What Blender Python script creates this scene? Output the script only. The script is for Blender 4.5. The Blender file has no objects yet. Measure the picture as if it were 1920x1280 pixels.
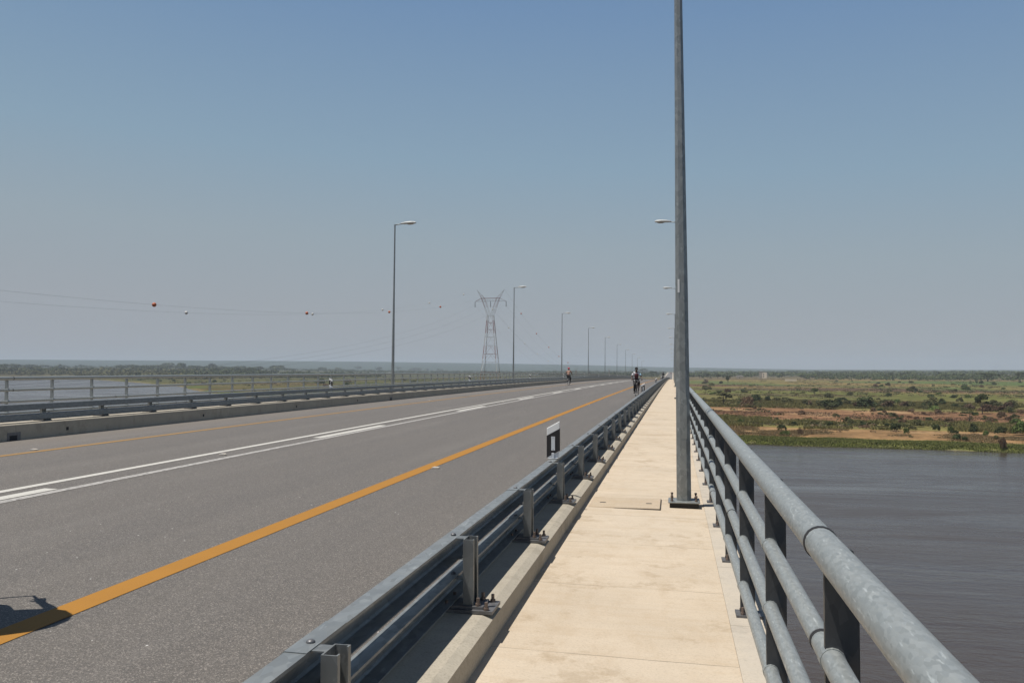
import bpy, math, random
import numpy as np
from mathutils import Vector
random.seed(7); rng = np.random.default_rng(7)
SC = bpy.context.scene; COL = SC.collection
PI = math.pi

# ---------------------------------------------------------------- camera
cd = bpy.data.cameras.new('camera'); cam = bpy.data.objects.new('camera', cd); COL.objects.link(cam)
cam.location = (0, 0, 1.62)
cam.rotation_euler = (math.radians(90 + 1.9215), 0, math.radians(11.0193))
cd.sensor_fit = 'HORIZONTAL'; cd.sensor_width = 36.0; cd.lens = 36.0 * 1550 / 1920
cd.clip_start = 0.1; cd.clip_end = 60000
SC.camera = cam
# ---------------------------------------------------------------- world, sun, exposure
SUN = Vector((-0.283, -0.13, 0.95)).normalized()
EL = math.asin(SUN.z); AZ = math.atan2(SUN.x, SUN.y)      # azimuth from +Y towards +X
W = bpy.data.worlds.new('World'); SC.world = W; W.use_nodes = True
wn = W.node_tree.nodes; wl = W.node_tree.links
sky = wn.new('ShaderNodeTexSky'); sky.sky_type = 'NISHITA'; sky.sun_disc = False
sky.sun_elevation = EL; sky.sun_rotation = AZ
sky.altitude = 0; sky.air_density = 1.0; sky.dust_density = 0.4; sky.ozone_density = 3.0
bg = wn['Background']; bg.inputs['Strength'].default_value = 0.07
tc = wn.new('ShaderNodeTexCoord'); sx = wn.new('ShaderNodeSeparateXYZ'); wl.new(tc.outputs['Generated'], sx.inputs[0])
def wmath(op, a, b):
    m = wn.new('ShaderNodeMath'); m.operation = op
    for i, v in enumerate((a, b)):
        if isinstance(v, (int, float)): m.inputs[i].default_value = v
        else: wl.new(v, m.inputs[i])
    return m.outputs[0]
rp = wn.new('ShaderNodeValToRGB'); e = rp.color_ramp.elements                      # dry season haze low in the sky
STOPS = [(0, (.338, .362, .396)), (.05, (.338, .370, .405)), (.14, (.305, .376, .430)), (.235, (.243, .356, .462)), (.40, (.160, .272, .445)), (.60, (.11, .20, .38))]
while len(e) < len(STOPS): e.new(.5)
for i, (p_, c_) in enumerate(STOPS): e[i].position = p_; e[i].color = (*c_, 1)
wl.new(wmath('SUBTRACT', sx.outputs[2], wmath('MULTIPLY', wmath('ADD', sx.outputs[0], .1), -.05)), rp.inputs[0])
vs_ = wn.new('ShaderNodeVectorMath'); vs_.operation = 'SCALE'; wl.new(rp.outputs[0], vs_.inputs[0]); vs_.inputs['Scale'].default_value = 1 / 0.07
mx = wn.new('ShaderNodeMix'); mx.data_type = 'RGBA'; mr = wn.new('ShaderNodeMapRange'); mr.interpolation_type = 'SMOOTHSTEP'
mr.inputs['From Min'].default_value = .42; mr.inputs['From Max'].default_value = .75; wl.new(sx.outputs[2], mr.inputs['Value'])
wl.new(mr.outputs[0], mx.inputs[0]); wl.new(vs_.outputs[0], mx.inputs[6]); vd_ = wn.new('ShaderNodeVectorMath'); vd_.operation = 'SCALE'; vd_.inputs['Scale'].default_value = .72; wl.new(sky.outputs[0], vd_.inputs[0]); wl.new(vd_.outputs[0], mx.inputs[7]); wl.new(mx.outputs[2], bg.inputs[0])
sl = bpy.data.lights.new('sun', 'SUN'); sl.energy = 5.0; sl.angle = math.radians(0.53); sl.color = (1, 0.95, 0.875)
so = bpy.data.objects.new('sun', sl); COL.objects.link(so); so.location = (0, 0, 60)
so.rotation_euler = SUN.to_track_quat('Z', 'Y').to_euler()
SC.view_settings.view_transform = 'Standard'; SC.view_settings.look = 'None'
SC.view_settings.exposure = 0.0; SC.view_settings.gamma = 1.0
HAZE_D = 1.1e-4
SC.cycles.max_bounces = 6; SC.cycles.volume_bounces = 1

# ---------------------------------------------------------------- deck shape
S = 0.018                                    # crossfall: the left side of the deck is higher
def prof(y):
    if y <= 440: return -y * y / 40000.0
    if y <= 640: return -4.84 - 0.022 * (y - 440)
    if y <= 1040: t = y - 640; return -9.24 - 0.022 * t + 0.022 * t * t / 800.0
    return -13.64 + min((y - 1040) * 0.004, 5.0)
def P(x, y, h=0.0): return (x, y, prof(y) - S * x + h)
def ys_range(a, b):
    out = [a]; y = a
    while y < b:
        y += 1.0 if y < 20 else 3.0 if y < 120 else 8.0 if y < 500 else 40.0
        out.append(min(y, b))
    return out

# ---------------------------------------------------------------- mesh helpers
class MB:
    def __init__(s): s.v = []; s.f = []; s.m = []
    def add(s, vs, fs, mi=0):
        n = len(s.v); s.v += [tuple(p) for p in vs]; s.f += [tuple(i + n for i in f) for f in fs]; s.m += [mi] * len(fs); return s
    def box(s, x0, x1, y0, y1, z0, z1, mi=0):
        v = [(x, y, z) for z in (z0, z1) for y in (y0, y1) for x in (x0, x1)]
        return s.add(v, [(0, 2, 3, 1), (4, 5, 7, 6), (0, 1, 5, 4), (2, 6, 7, 3), (0, 4, 6, 2), (1, 3, 7, 5)], mi)
    def prism(s, poly, y0, y1, mi=0):        # polygon in xz swept along y
        n = len(poly); v = [(x, y0, z) for x, z in poly] + [(x, y1, z) for x, z in poly]
        f = [tuple(range(n)), tuple(range(2 * n - 1, n - 1, -1))] + [(i + n, (i + 1) % n + n, (i + 1) % n, i) for i in range(n)]
        return s.add(v, f, mi)
    def tube(s, pts, r, seg=8, caps=True, mi=0):
        pts = [Vector(p) for p in pts]; rs = r if isinstance(r, (list, tuple)) else [r] * len(pts)
        n = len(s.v); vs = []; fs = []
        up = None
        for i, p in enumerate(pts):
            d = (pts[min(i + 1, len(pts) - 1)] - pts[max(i - 1, 0)]).normalized()
            if up is None: up = Vector((0, 0, 1)) if abs(d.z) < 0.9 else Vector((0, 1, 0))
            a = d.cross(up)
            if a.length < 1e-4: a = d.cross(Vector((1, 0, 0)))
            a.normalize(); b = a.cross(d).normalized()
            for k in range(seg):
                t = 2 * PI * (k + .5) / seg; vs.append(p + (a * math.cos(t) + b * math.sin(t)) * rs[i])
        for i in range(len(pts) - 1):
            for k in range(seg):
                k2 = (k + 1) % seg; fs.append((i * seg + k, (i + 1) * seg + k, (i + 1) * seg + k2, i * seg + k2))
        if caps: fs.append(tuple(range(seg))); fs.append(tuple((len(pts) - 1) * seg + k for k in range(seg - 1, -1, -1)))
        return s.add(vs, fs, mi)
    def cyl(s, c, r, h, seg=12, mi=0): return s.tube([c, (c[0], c[1], c[2] + h)], r, seg, True, mi)
    def ball(s, c, rx, ry=None, rz=None, nu=12, nv=8, mi=0):
        ry = ry or rx; rz = rz or rx; vs = [(c[0], c[1], c[2] - rz)]
        for j in range(1, nv):
            t = -PI / 2 + PI * j / nv
            for i in range(nu):
                u = 2 * PI * i / nu; vs.append((c[0] + rx * math.cos(t) * math.cos(u), c[1] + ry * math.cos(t) * math.sin(u), c[2] + rz * math.sin(t)))
        vs.append((c[0], c[1], c[2] + rz)); fs = []
        for i in range(nu): fs.append((0, 1 + (i + 1) % nu, 1 + i))
        for j in range(nv - 2):
            for i in range(nu):
                a = 1 + j * nu; b = a + nu; fs.append((a + i, a + (i + 1) % nu, b + (i + 1) % nu, b + i))
        L = len(vs) - 1; a = 1 + (nv - 2) * nu
        for i in range(nu): fs.append((a + i, a + (i + 1) % nu, L))
        return s.add(vs, fs, mi)
    def sweep(s, prof2, ys, closed=True, mi=0, o=(0, 0, 0)):   # (x,h) profile carried along the deck
        n = len(prof2); vs = []; fs = []
        for y in ys:
            for x, h in prof2:
                p = P(x, y, h); vs.append((p[0] - o[0], p[1] - o[1], p[2] - o[2]))
        m = n if closed else n - 1
        for i in range(len(ys) - 1):
            for k in range(m):
                k2 = (k + 1) % n; fs.append((i * n + k, i * n + k2, (i + 1) * n + k2, (i + 1) * n + k))
        if closed: fs.append(tuple(range(n - 1, -1, -1))); fs.append(tuple((len(ys) - 1) * n + k for k in range(n)))
        return s.add(vs, fs, mi)
    def mesh(s, name, mats, smooth=False):
        me = bpy.data.meshes.new(name); me.from_pydata(s.v, [], s.f)
        for m in (mats if isinstance(mats, (list, tuple)) else [mats]): me.materials.append(m)
        if any(s.m): me.polygons.foreach_set('material_index', s.m)
        if smooth: me.polygons.foreach_set('use_smooth', [True] * len(me.polygons))
        me.update(); return me
def link(name, data, parent=None, loc=(0, 0, 0), rot=(0, 0, 0)):
    o = bpy.data.objects.new(name, data); COL.objects.link(o); o.parent = parent; o.location = loc; o.rotation_euler = rot; return o
def tag(o, label=None, cat=None, group=None, kind=None):
    if label: o['label'] = label
    if cat: o['category'] = cat
    if group: o['group'] = group
    if kind: o['kind'] = kind
    return o
def empty(name, loc=(0, 0, 0), rz=0, **k):
    return tag(link(name, None, None, loc, (0, 0, rz)), **k)
def copy_tree(o, parent=None):
    c = o.copy(); COL.objects.link(c); c.parent = parent
    for ch in o.children: copy_tree(ch, c)
    return c
def bevel(o, w, seg=2):
    m = o.modifiers.new('bevel', 'BEVEL'); m.width = w; m.segments = seg; m.limit_method = 'ANGLE'; return o

# ---------------------------------------------------------------- materials
class NT:
    def __init__(s, name):
        s.m = bpy.data.materials.new(name); s.m.use_nodes = True; s.t = s.m.node_tree
        s.b = s.t.nodes['Principled BSDF']; s.co = s.t.nodes.new('ShaderNodeTexCoord').outputs['Object']
        s.geo = s.t.nodes.new('ShaderNodeNewGeometry').outputs['Position']
    def n(s, t, **k):
        x = s.t.nodes.new(t)
        for a, b in k.items(): setattr(x, a, b)
        return x
    def l(s, a, b): s.t.links.new(a, b)
    def map(s, sc, src=None):
        m = s.n('ShaderNodeMapping'); m.inputs['Scale'].default_value = sc; s.l(src or s.geo, m.inputs['Vector']); return m.outputs[0]
    def noise(s, scale, vec=None, det=4, rough=.55, dist=0):
        x = s.n('ShaderNodeTexNoise'); x.inputs['Scale'].default_value = scale; x.inputs['Detail'].default_value = det
        x.inputs['Roughness'].default_value = rough; x.inputs['Distortion'].default_value = dist
        s.l(vec or s.geo, x.inputs['Vector']); return x.outputs['Fac']
    def voro(s, scale, vec=None, feature='F1', out='Distance'):
        x = s.n('ShaderNodeTexVoronoi'); x.feature = feature; x.inputs['Scale'].default_value = scale
        s.l(vec or s.geo, x.inputs['Vector']); return x.outputs[out]
    def ramp(s, fac, stops, interp='LINEAR'):
        x = s.n('ShaderNodeValToRGB'); x.color_ramp.interpolation = interp; e = x.color_ramp.elements
        while len(e) < len(stops): e.new(0.5)
        for i, (p, c) in enumerate(stops):
            e[i].position = p; e[i].color = (c, c, c, 1) if not isinstance(c, (tuple, list)) else (*c, 1)
        s.l(fac, x.inputs[0]); return x.outputs[0]
    def mix(s, fac, a, b, blend='MIX'):
        x = s.n('ShaderNodeMix', data_type='RGBA', blend_type=blend)
        for sock, v in ((x.inputs[0], fac), (x.inputs[6], a), (x.inputs[7], b)):
            if isinstance(v, (int, float)): sock.default_value = v
            elif isinstance(v, tuple): sock.default_value = (*v, 1)
            else: s.l(v, sock)
        return x.outputs[2]
    def math(s, op, a, b=0.0, c=None):
        x = s.n('ShaderNodeMath', operation=op)
        for i, v in enumerate((a, b) if c is None else (a, b, c)):
            if isinstance(v, (int, float)): x.inputs[i].default_value = v
            else: s.l(v, x.inputs[i])
        return x.outputs[0]
    def sep(s, v):
        x = s.n('ShaderNodeSeparateXYZ'); s.l(v, x.inputs[0]); return x.outputs
    def bump(s, h, st=.3, d=.01):
        x = s.n('ShaderNodeBump'); x.inputs['Strength'].default_value = st; x.inputs['Distance'].default_value = d
        s.l(h, x.inputs['Height']); s.l(x.outputs[0], s.b.inputs['Normal'])
    def col(s, c):
        if isinstance(c, tuple): s.b.inputs['Base Color'].default_value = (*c, 1)
        else: s.l(c, s.b.inputs['Base Color'])
    def set(s, rough=.6, metal=0, spec=None):
        if isinstance(rough, (int, float)): s.b.inputs['Roughness'].default_value = rough
        else: s.l(rough, s.b.inputs['Roughness'])
        s.b.inputs['Metallic'].default_value = metal
        if spec is not None: s.b.inputs['Specular IOR Level'].default_value = spec
        return s.m
def plain(name, c, rough=.6, metal=0, var=.12, sc=6, spec=None):
    t = NT(name); f = t.noise(sc, t.co, 3)
    t.col(t.mix(f, tuple(v * (1 - var) for v in c), tuple(min(1, v * (1 + var)) for v in c))); return t.set(rough, metal, spec)

def m_asphalt():
    t = NT('asphalt')
    big = t.noise(.35, t.map((1.0, .25, 1)), 4); mid = t.noise(3.0, t.map((1, .5, 1)), 5, .6)
    a = t.mix(big, (.082, .071, .057), (.116, .101, .083)); a = t.mix(t.math('MULTIPLY', mid, .55), a, (.088, .078, .070))
    tr = t.noise(1.0, t.map((1.1, .018, 1)), 3, .5); a = t.mix(t.ramp(tr, [(.36, .48), (.56, 0)]), a, (.062, .056, .050))
    tr2 = t.noise(1.6, t.map((1.0, .05, 1)), 4, .6); a = t.mix(t.ramp(tr2, [(.50, 0), (.70, .40)]), a, (.165, .15, .13))
    v = t.voro(150, None, 'F1', 'Color'); vr = t.sep(v)[0]
    a = t.mix(t.ramp(vr, [(0, .75), (.5, 0), (1, 0)]), a, (.05, .047, .045))
    a = t.mix(t.ramp(vr, [(.74, 0), (.93, .65), (1, .9)]), a, (.33, .295, .26))
    g = t.noise(210, None, 3, .75); a = t.mix(t.ramp(g, [(.50, 0), (.70, .8)]), a, (.27, .24, .21))
    a = t.mix(t.ramp(g, [(.25, .8), (.46, 0)]), a, (.032, .028, .026))
    sp = t.sep(t.voro(11, None, 'F1', 'Color'))[1]; spd = t.voro(11)
    chip = t.math('MULTIPLY', t.math('GREATER_THAN', sp, .90), t.math('LESS_THAN', spd, .085))
    a = t.mix(chip, a, (.62, .60, .57))
    st = t.noise(1.1, t.map((2.2, .45, 1)), 6, .7); a = t.mix(t.ramp(st, [(.60, 0), (.74, .32)]), a, (.07, .065, .06))
    xs = t.sep(t.geo)[0]                      # dust along the kerb edges
    dust = t.math('MAXIMUM', t.ramp(t.math('MULTIPLY', t.math('ADD', xs, 12.9), .33), [(0, .55), (.75, .12), (1, 0)]), 0.0)
    a = t.mix(dust, a, (.20, .175, .15))
    t.col(a); t.bump(t.math('ADD', t.math('MULTIPLY', vr, .6), g), .5, .006); return t.set(.68, 0, .6)
def m_paint(name, c, wear=(.07, .065, .06), amt=.60):
    t = NT(name); f = t.noise(24, t.map((1, .5, 1)), 6, .75); g = t.noise(150, None, 2)
    a = t.mix(t.noise(2.5, None, 4), tuple(v * .84 for v in c), c)
    a = t.mix(t.ramp(f, [(amt, 0), (amt + .06, .85)]), a, wear); a = t.mix(t.ramp(g, [(.3, .35), (.5, 0)]), a, tuple(v * .45 for v in c))
    t.col(a); t.bump(g, .4, .004); return t.set(.75)
def m_concrete(name, c1, c2, joint=None, stain=(.25, .2, .15), specks=.25, ph=0.0, side=0.0):
    t = NT(name); a = t.mix(t.ramp(t.noise(1.3, None, 6, .65), [(.3, 0), (.7, 1)]), c1, c2)
    a = t.mix(t.ramp(t.noise(7, t.map((1, .5, 1)), 5, .7), [(.5, 0), (.8, .45)]), a, stain)
    a = t.mix(t.ramp(t.noise(75, None, 4, .75), [(.32, specks * 2.2), (.50, 0)]), a, tuple(v * .50 for v in c1)); a = t.mix(t.ramp(t.noise(3.2, t.map((.35, 2.6, 1)), 5, .7), [(.48, 0), (.72, .35)]), a, stain)
    a = t.mix(t.ramp(t.noise(.55, None, 3), [(.60, 0), (.66, .20)]), a, stain)
    a = t.mix(t.ramp(t.voro(2.3, None), [(0, .5), (.055, .35), (.07, 0)], ), a, tuple(v * .6 for v in stain))
    h = t.noise(70, None, 3)
    if joint:
        cell = t.n('ShaderNodeTexWhiteNoise', noise_dimensions='1D'); t.l(t.math('FLOOR', t.math('DIVIDE', t.math('ADD', t.sep(t.geo)[1], 100 - ph), joint)), cell.inputs['W'])
        a = t.mix(t.math('MULTIPLY', cell.outputs['Value'], .16), a, stain)
        a = t.mix(t.ramp(t.noise(1.7, None, 6, .75), [(.56, 0), (.63, .42)]), a, tuple(v * .8 for v in stain))
        y = t.sep(t.geo)[1]; w = t.math('MULTIPLY', t.math('SUBTRACT', t.noise(1.2, None, 5), .5), .05)
        fr = t.math('FRACT', t.math('DIVIDE', t.math('ADD', t.math('ADD', y, 100 - ph), w), joint))
        k = t.math('LESS_THAN', fr, .0075 / joint); k2 = t.math('LESS_THAN', fr, .05 / joint)
        a = t.mix(t.math('MULTIPLY', k2, .12), a, stain)
        a = t.mix(t.math('MULTIPLY', k, t.ramp(t.noise(2.5, None, 2), [(.35, .25), (.6, .9)])), a, tuple(v * .35 for v in c1)); h = t.math('SUBTRACT', h, t.math('MULTIPLY', k, 1.5))
    t.col(a); t.bump(h, .35, .005); return t.set(.85, 0, .3)
def m_galv(name, c1, c2, sc=14, metal=.55, rough=.42, stretch=(1, 1, 1), fleck=.55):
    t = NT(name); v = t.map(stretch, t.co)
    d = t.noise(sc * .8, v, 3); vv = t.n('ShaderNodeVectorMath', operation='ADD'); t.l(v, vv.inputs[0])
    sp = t.sep(t.voro(sc * 1.6, v, 'F1', 'Color'))
    a = t.mix(sp[0], c1, c2); a = t.mix(t.math('MULTIPLY', d, .5), a, tuple(x * .8 for x in c1))
    w = t.noise(sc * 1.5, t.map(tuple(x * q for x, q in zip(stretch, (1, .35, 1))), t.co), 5, .6)
    a = t.mix(t.ramp(w, [(.60, 0), (.70, fleck)]), a, tuple(min(.85, x * 1.7) for x in c2))
    t.col(a); t.bump(w, .05, .003); return t.set(t.math('ADD', t.math('MULTIPLY', sp[1], .16), rough - .05), metal)
M = {}
M['asphalt'] = m_asphalt()
M['white_line'] = m_paint('white_paint', (.56, .54, .49), (.2, .19, .18), .60)
M['worn_line'] = m_paint('worn_white_paint', (.44, .42, .39), (.2, .19, .18), .50)
M['orange_line'] = m_paint('orange_paint', (.375, .168, .012), (.16, .10, .05), .66)
M['walk'] = m_concrete('ochre_concrete', (.590, .500, .388), (.495, .420, .325), 1.35, (.40, .30, .19), .18, 0.28)
M['strip'] = m_concrete('pale_concrete_strip', (.55, .475, .37), (.46, .415, .35), 1.415, (.36, .32, .27), .15, 0.19)
M['kerb'] = m_concrete('kerb_concrete', (.44, .395, .315), (.36, .325, .265), 3.64, (.30, .265, .21), .3, 1.3)
M['girder'] = m_concrete('bridge_concrete', (.42, .40, .36), (.36, .34, .31), 5.0, (.25, .23, .2))
M['cover'] = m_concrete('cover_concrete', (.50, .41, .30), (.44, .36, .27), None, (.40, .30, .19), .3)
M['galv'] = m_galv('galvanised_tube', (.255, .275, .272), (.35, .372, .367), 70, .3, .47, (1, .45, 1), .5)
M['beam'] = m_galv('galvanised_beam', (.17, .185, .19), (.24, .26, .265), 22, .2, .5, (1, .5, 1), .45)
M['postm'] = m_galv('weathered_post_steel', (.17, .18, .18), (.25, .262, .26), 20, .45, .5, (1, 1, .5), .25)
M['shaded_post'] = m_galv('shaded_rail_post', (.055, .058, .062), (.085, .088, .09), 20, .3, .5, (1, 1, .5), .12)  # right railing posts: shade under the handrail put into a darker steel colour
M['plate'] = m_galv('dull_plate_steel', (.14, .14, .145), (.2, .2, .205), 26, .5, .5, (1, 1, 1), .15)
M['pole'] = m_galv('galvanised_pole', (.23, .245, .243), (.335, .35, .342), 16, .5, .48, (1, 1, .6), .35)
M['bolt'] = plain('rusty_bolt', (.20, .155, .13), .6, .5)
M['dark'] = plain('dark_gap', (.02, .02, .022), .8)
M['rubber'] = plain('black_rubber', (.018, .017, .016), .7)
M['white_plastic'] = plain('white_plastic', (.78, .78, .77), .4, 0, .04)
M['black_plastic'] = plain('black_plastic', (.018, .016, .017), .55)
M['reflect'] = plain('reflector_white', (.62, .64, .66), .3, 0, .06)
M['lamp_shell'] = plain('pale_lamp_shell', (.50, .51, .49), .45)
M['lamp_glass'] = plain('lamp_glass', (.30, .27, .23), .2)
M['sticker'] = plain('white_sticker', (.80, .80, .78), .5, 0, .03)

# ---------------------------------------------------------------- road, kerbs, pavements (structure)
YA, YB = -9.0, 2600.0
YS = ys_range(YA, YB)
XKL = -12.70; XKR = -1.42
def struct(name, mb, mat, smooth=False): return tag(link(name, mb.mesh(name, mat, smooth)), kind='structure')
struct('road', MB().sweep([(XKR + .01, 0), (XKL - .01, 0), (XKL - .01, -.12), (XKR + .01, -.12)], YS), M['asphalt'])
def line(name, xc, w, mat, segs=None, h=.004):
    mb = MB()
    for a, b in (segs or [(YA, 700)]):
        mb.sweep([(xc - w / 2, h), (xc + w / 2, h)][::1], ys_range(a, b), False)
    return struct(name, mb, mat)
line('edge_line', -3.84, .21, M['orange_line']); line('edge_line', -10.86, .16, m_paint('dull_orange_paint', (.33, .19, .055), (.12, .10, .085), .56))
line('centre_line', -7.40, .135, M['worn_line']); line('centre_line', -7.97, .135, M['white_line'])
line('lane_line', -7.60, .19, M['white_line'], [(4.85 + 12.0 * k, 9.05 + 12.0 * k) for k in range(-1, 40)])
struct('kerb', MB().sweep([(XKR, -.05), (XKR, .30), (XKR + .015, .313), (-.990, .313), (-.936, .294), (-.936, .10)], YS), M['kerb'])
struct('kerb', MB().sweep([(XKL, -.05), (XKL, .30), (XKL - .012, .313), (-13.15, .313), (-13.20, .294), (-13.20, .10)][::-1], YS), M['kerb'])
struct('pavement', MB().sweep([(-.938, .10), (-.938, .17), (.31, .17), (.31, .10)][::-1], YS), M['walk'])
struct('pavement_edge', MB().sweep([(.311, .08), (.311, .174), (.60, .174), (.62, .155), (.62, -.15), (.311, -.15)][::-1], YS), M['strip'])
struct('pavement', MB().sweep([(-14.45, .10), (-14.45, .17), (-13.198, .17), (-13.198, .10)][::-1], YS), M['walk'])
struct('pavement_edge', MB().sweep([(-15.22, -.15), (-15.22, .155), (-15.20, .174), (-14.451, .174), (-14.451, -.15)][::-1], YS), M['strip'])
# bridge: girder and piers
br = empty('bridge', (-7.3, 0, -18.4), label='long concrete road bridge carrying the carriageway over the river', cat='bridge')
def rel(o): return o.location
gl = (-7.3, 0, -18.4)
link('girder', MB().sweep([(-15.20, -.16), (-15.20, -.42), (-12.6, -.62), (-11.0, -2.6), (-3.6, -2.6), (-2.0, -.62), (.60, -.42), (.60, -.16)], YS, True, 0, gl).mesh('girder', M['girder']), br)
for k in range(-1, 30):
    y = 30 + 60 * k; mb = MB(); top = prof(y) + .1
    zb = -23.0
    mb.box(-3.4, 3.4, y - 1.1, y + 1.1, zb + 18.4, top - 2.6 + 18.4 - 1.0).box(-4.2, 4.2, y - 1.3, y + 1.3, top - 3.6 + 18.4, top - 2.62 + 18.4)
    link('pier', mb.mesh('pier', M['girder']), br)

# ---------------------------------------------------------------- guardrails
GP = 1.82; GY0 = 2.50
def flip(pts, sgn, x0): return [(x0 + sgn * (x + 1.20), h) for x, h in pts]
def beam_mesh(sgn, x0, hz, o):
    t = .005; xo, xi = -1.245, -1.157      # open channel towards the pavement, with small return lips
    c = [(xi, hz), (xo + .012, hz), (xo, hz - .012), (xo, hz - .118), (xo + .012, hz - .13), (xi, hz - .13), (xi, hz - .13 + t), (xo + .014, hz - .13 + t), (xo + t, hz - .116), (xo + t, hz - .014), (xo + .014, hz - t), (xi - t, hz - t), (xi - t, hz - .012), (xi, hz - .012)]
    c = flip(c, sgn, x0); mb = MB().sweep(c, ys_range(-5, 700), True, 0, o)
    for k in range(60):                     # splice plates over the joints
        y = GY0 + .0 + 2 * GP * k; e = .003
        s_ = flip([(xi + .001, hz + e), (xo + .011, hz + e), (xo - e, hz - .011), (xo - e, hz - .12), (xo - e + .002, hz - .12), (xo + .012, hz - .011), (xo + .013, hz + .001), (xi + .001, hz + .001)], sgn, x0)
        mb.sweep(s_, [y, y + .33], True, 0, o)
    return mb.mesh('beam', M['beam'])
def guard_post(sgn):
    mb = MB(); h0, h1 = .345, .690; w = .057; t = .006
    X0 = .092; Z = lambda pts: [(sgn * a, b) for a, b in pts]    # x relative to -1.20
    def bx(a, b, y0, y1, z0, z1):
        mb.box(min(sgn * a, sgn * b), max(sgn * a, sgn * b), y0, y1, z0, z1)
    bx(X0, X0 + t, 0, .112, h0, h1); bx(X0 + t, X0 + w, 0, t, h0, h1); bx(X0 + t, X0 + w, .112 - t, .112, h0, h1)
    bx(X0 + w - t, X0 + w, t, .022, h0, h1); bx(X0 + w - t, X0 + w, .09, .112 - t, h0, h1)
    for z in (.684, .47): bx(.043, X0 - .001, .035, .10, z, z + .005)
    bx(.046, X0 - .001, .04, .095, .575, .58)
    return mb.mesh('post', M['postm'])
def guard_plate(sgn):
    mb = MB(); mb.box(*sorted((sgn * -.01, sgn * .262)), -.045, .165, .3135, .330); mb.box(*sorted((sgn * .02, sgn * .205)), -.02, .14, .3305, .344)
    return mb.mesh('base_plate', M['plate'])
def bolt_mesh():
    mb = MB(); mb.cyl((0, 0, 0), .015, .014, 6).cyl((0, 0, .014), .009, .028, 8); return mb.mesh('bolt', M['bolt'])
def dome_mesh():
    return MB().ball((0, 0, 0), .016, .016, .010, 10, 6).mesh('bolt', M['plate'], True)
BOLT = bolt_mesh(); DOME = dome_mesh()
def guardrail(sgn, x0, label):
    o = P(x0, 0, 0); root = empty('guardrail', o, label=label, cat='guardrail', group='steel guardrails along the carriageway')
    for hz in (.690, .482):
        b = link('beam', beam_mesh(sgn, x0, hz, o), root)
    pm = guard_post(sgn); pl = guard_plate(sgn); rest = MB(); n = 0
    ks = list(range(-2, 230))
    if sgn > 0: individ = set(range(0, 100))
    else: individ = set(range(5, 105))
    for k in ks:
        y = GY0 + GP * k; p = P(x0, y, 0); loc = (0, y, p[2] - o[2])
        if k in individ:
            a = link('post', pm, root, loc); link('base_plate', pl, a)
            if k < (9 if sgn > 0 else 12):
                for bxx, by in ((.225, -.025), (.225, .14), (.175, .0), (.175, .12), (.01, -.025), (.01, .14)):
                    link('bolt', BOLT, a, (sgn * bxx, by, .330 if bxx in (.225, .01) else .344))
                for hz in (.690, .482): link('bolt', DOME, a, (sgn * .012, .10, hz + .004))
        else:
            for me in (pm, pl):
                vs = [(v.co.x + loc[0], v.co.y + loc[1], v.co.z + loc[2]) for v in me.vertices]; rest.add(vs, [tuple(q.vertices) for q in me.polygons])
    tag(link('posts', rest.mesh('posts', M['postm']), root), kind='stuff')
    return root
GR = guardrail(1, -1.20, 'near galvanised guardrail of two box beams between the asphalt and the ochre pavement')
GLX = -12.96
GL = guardrail(-1, GLX, 'far guardrail of two dark beams on the left kerb in front of the pipe railing')

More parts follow.
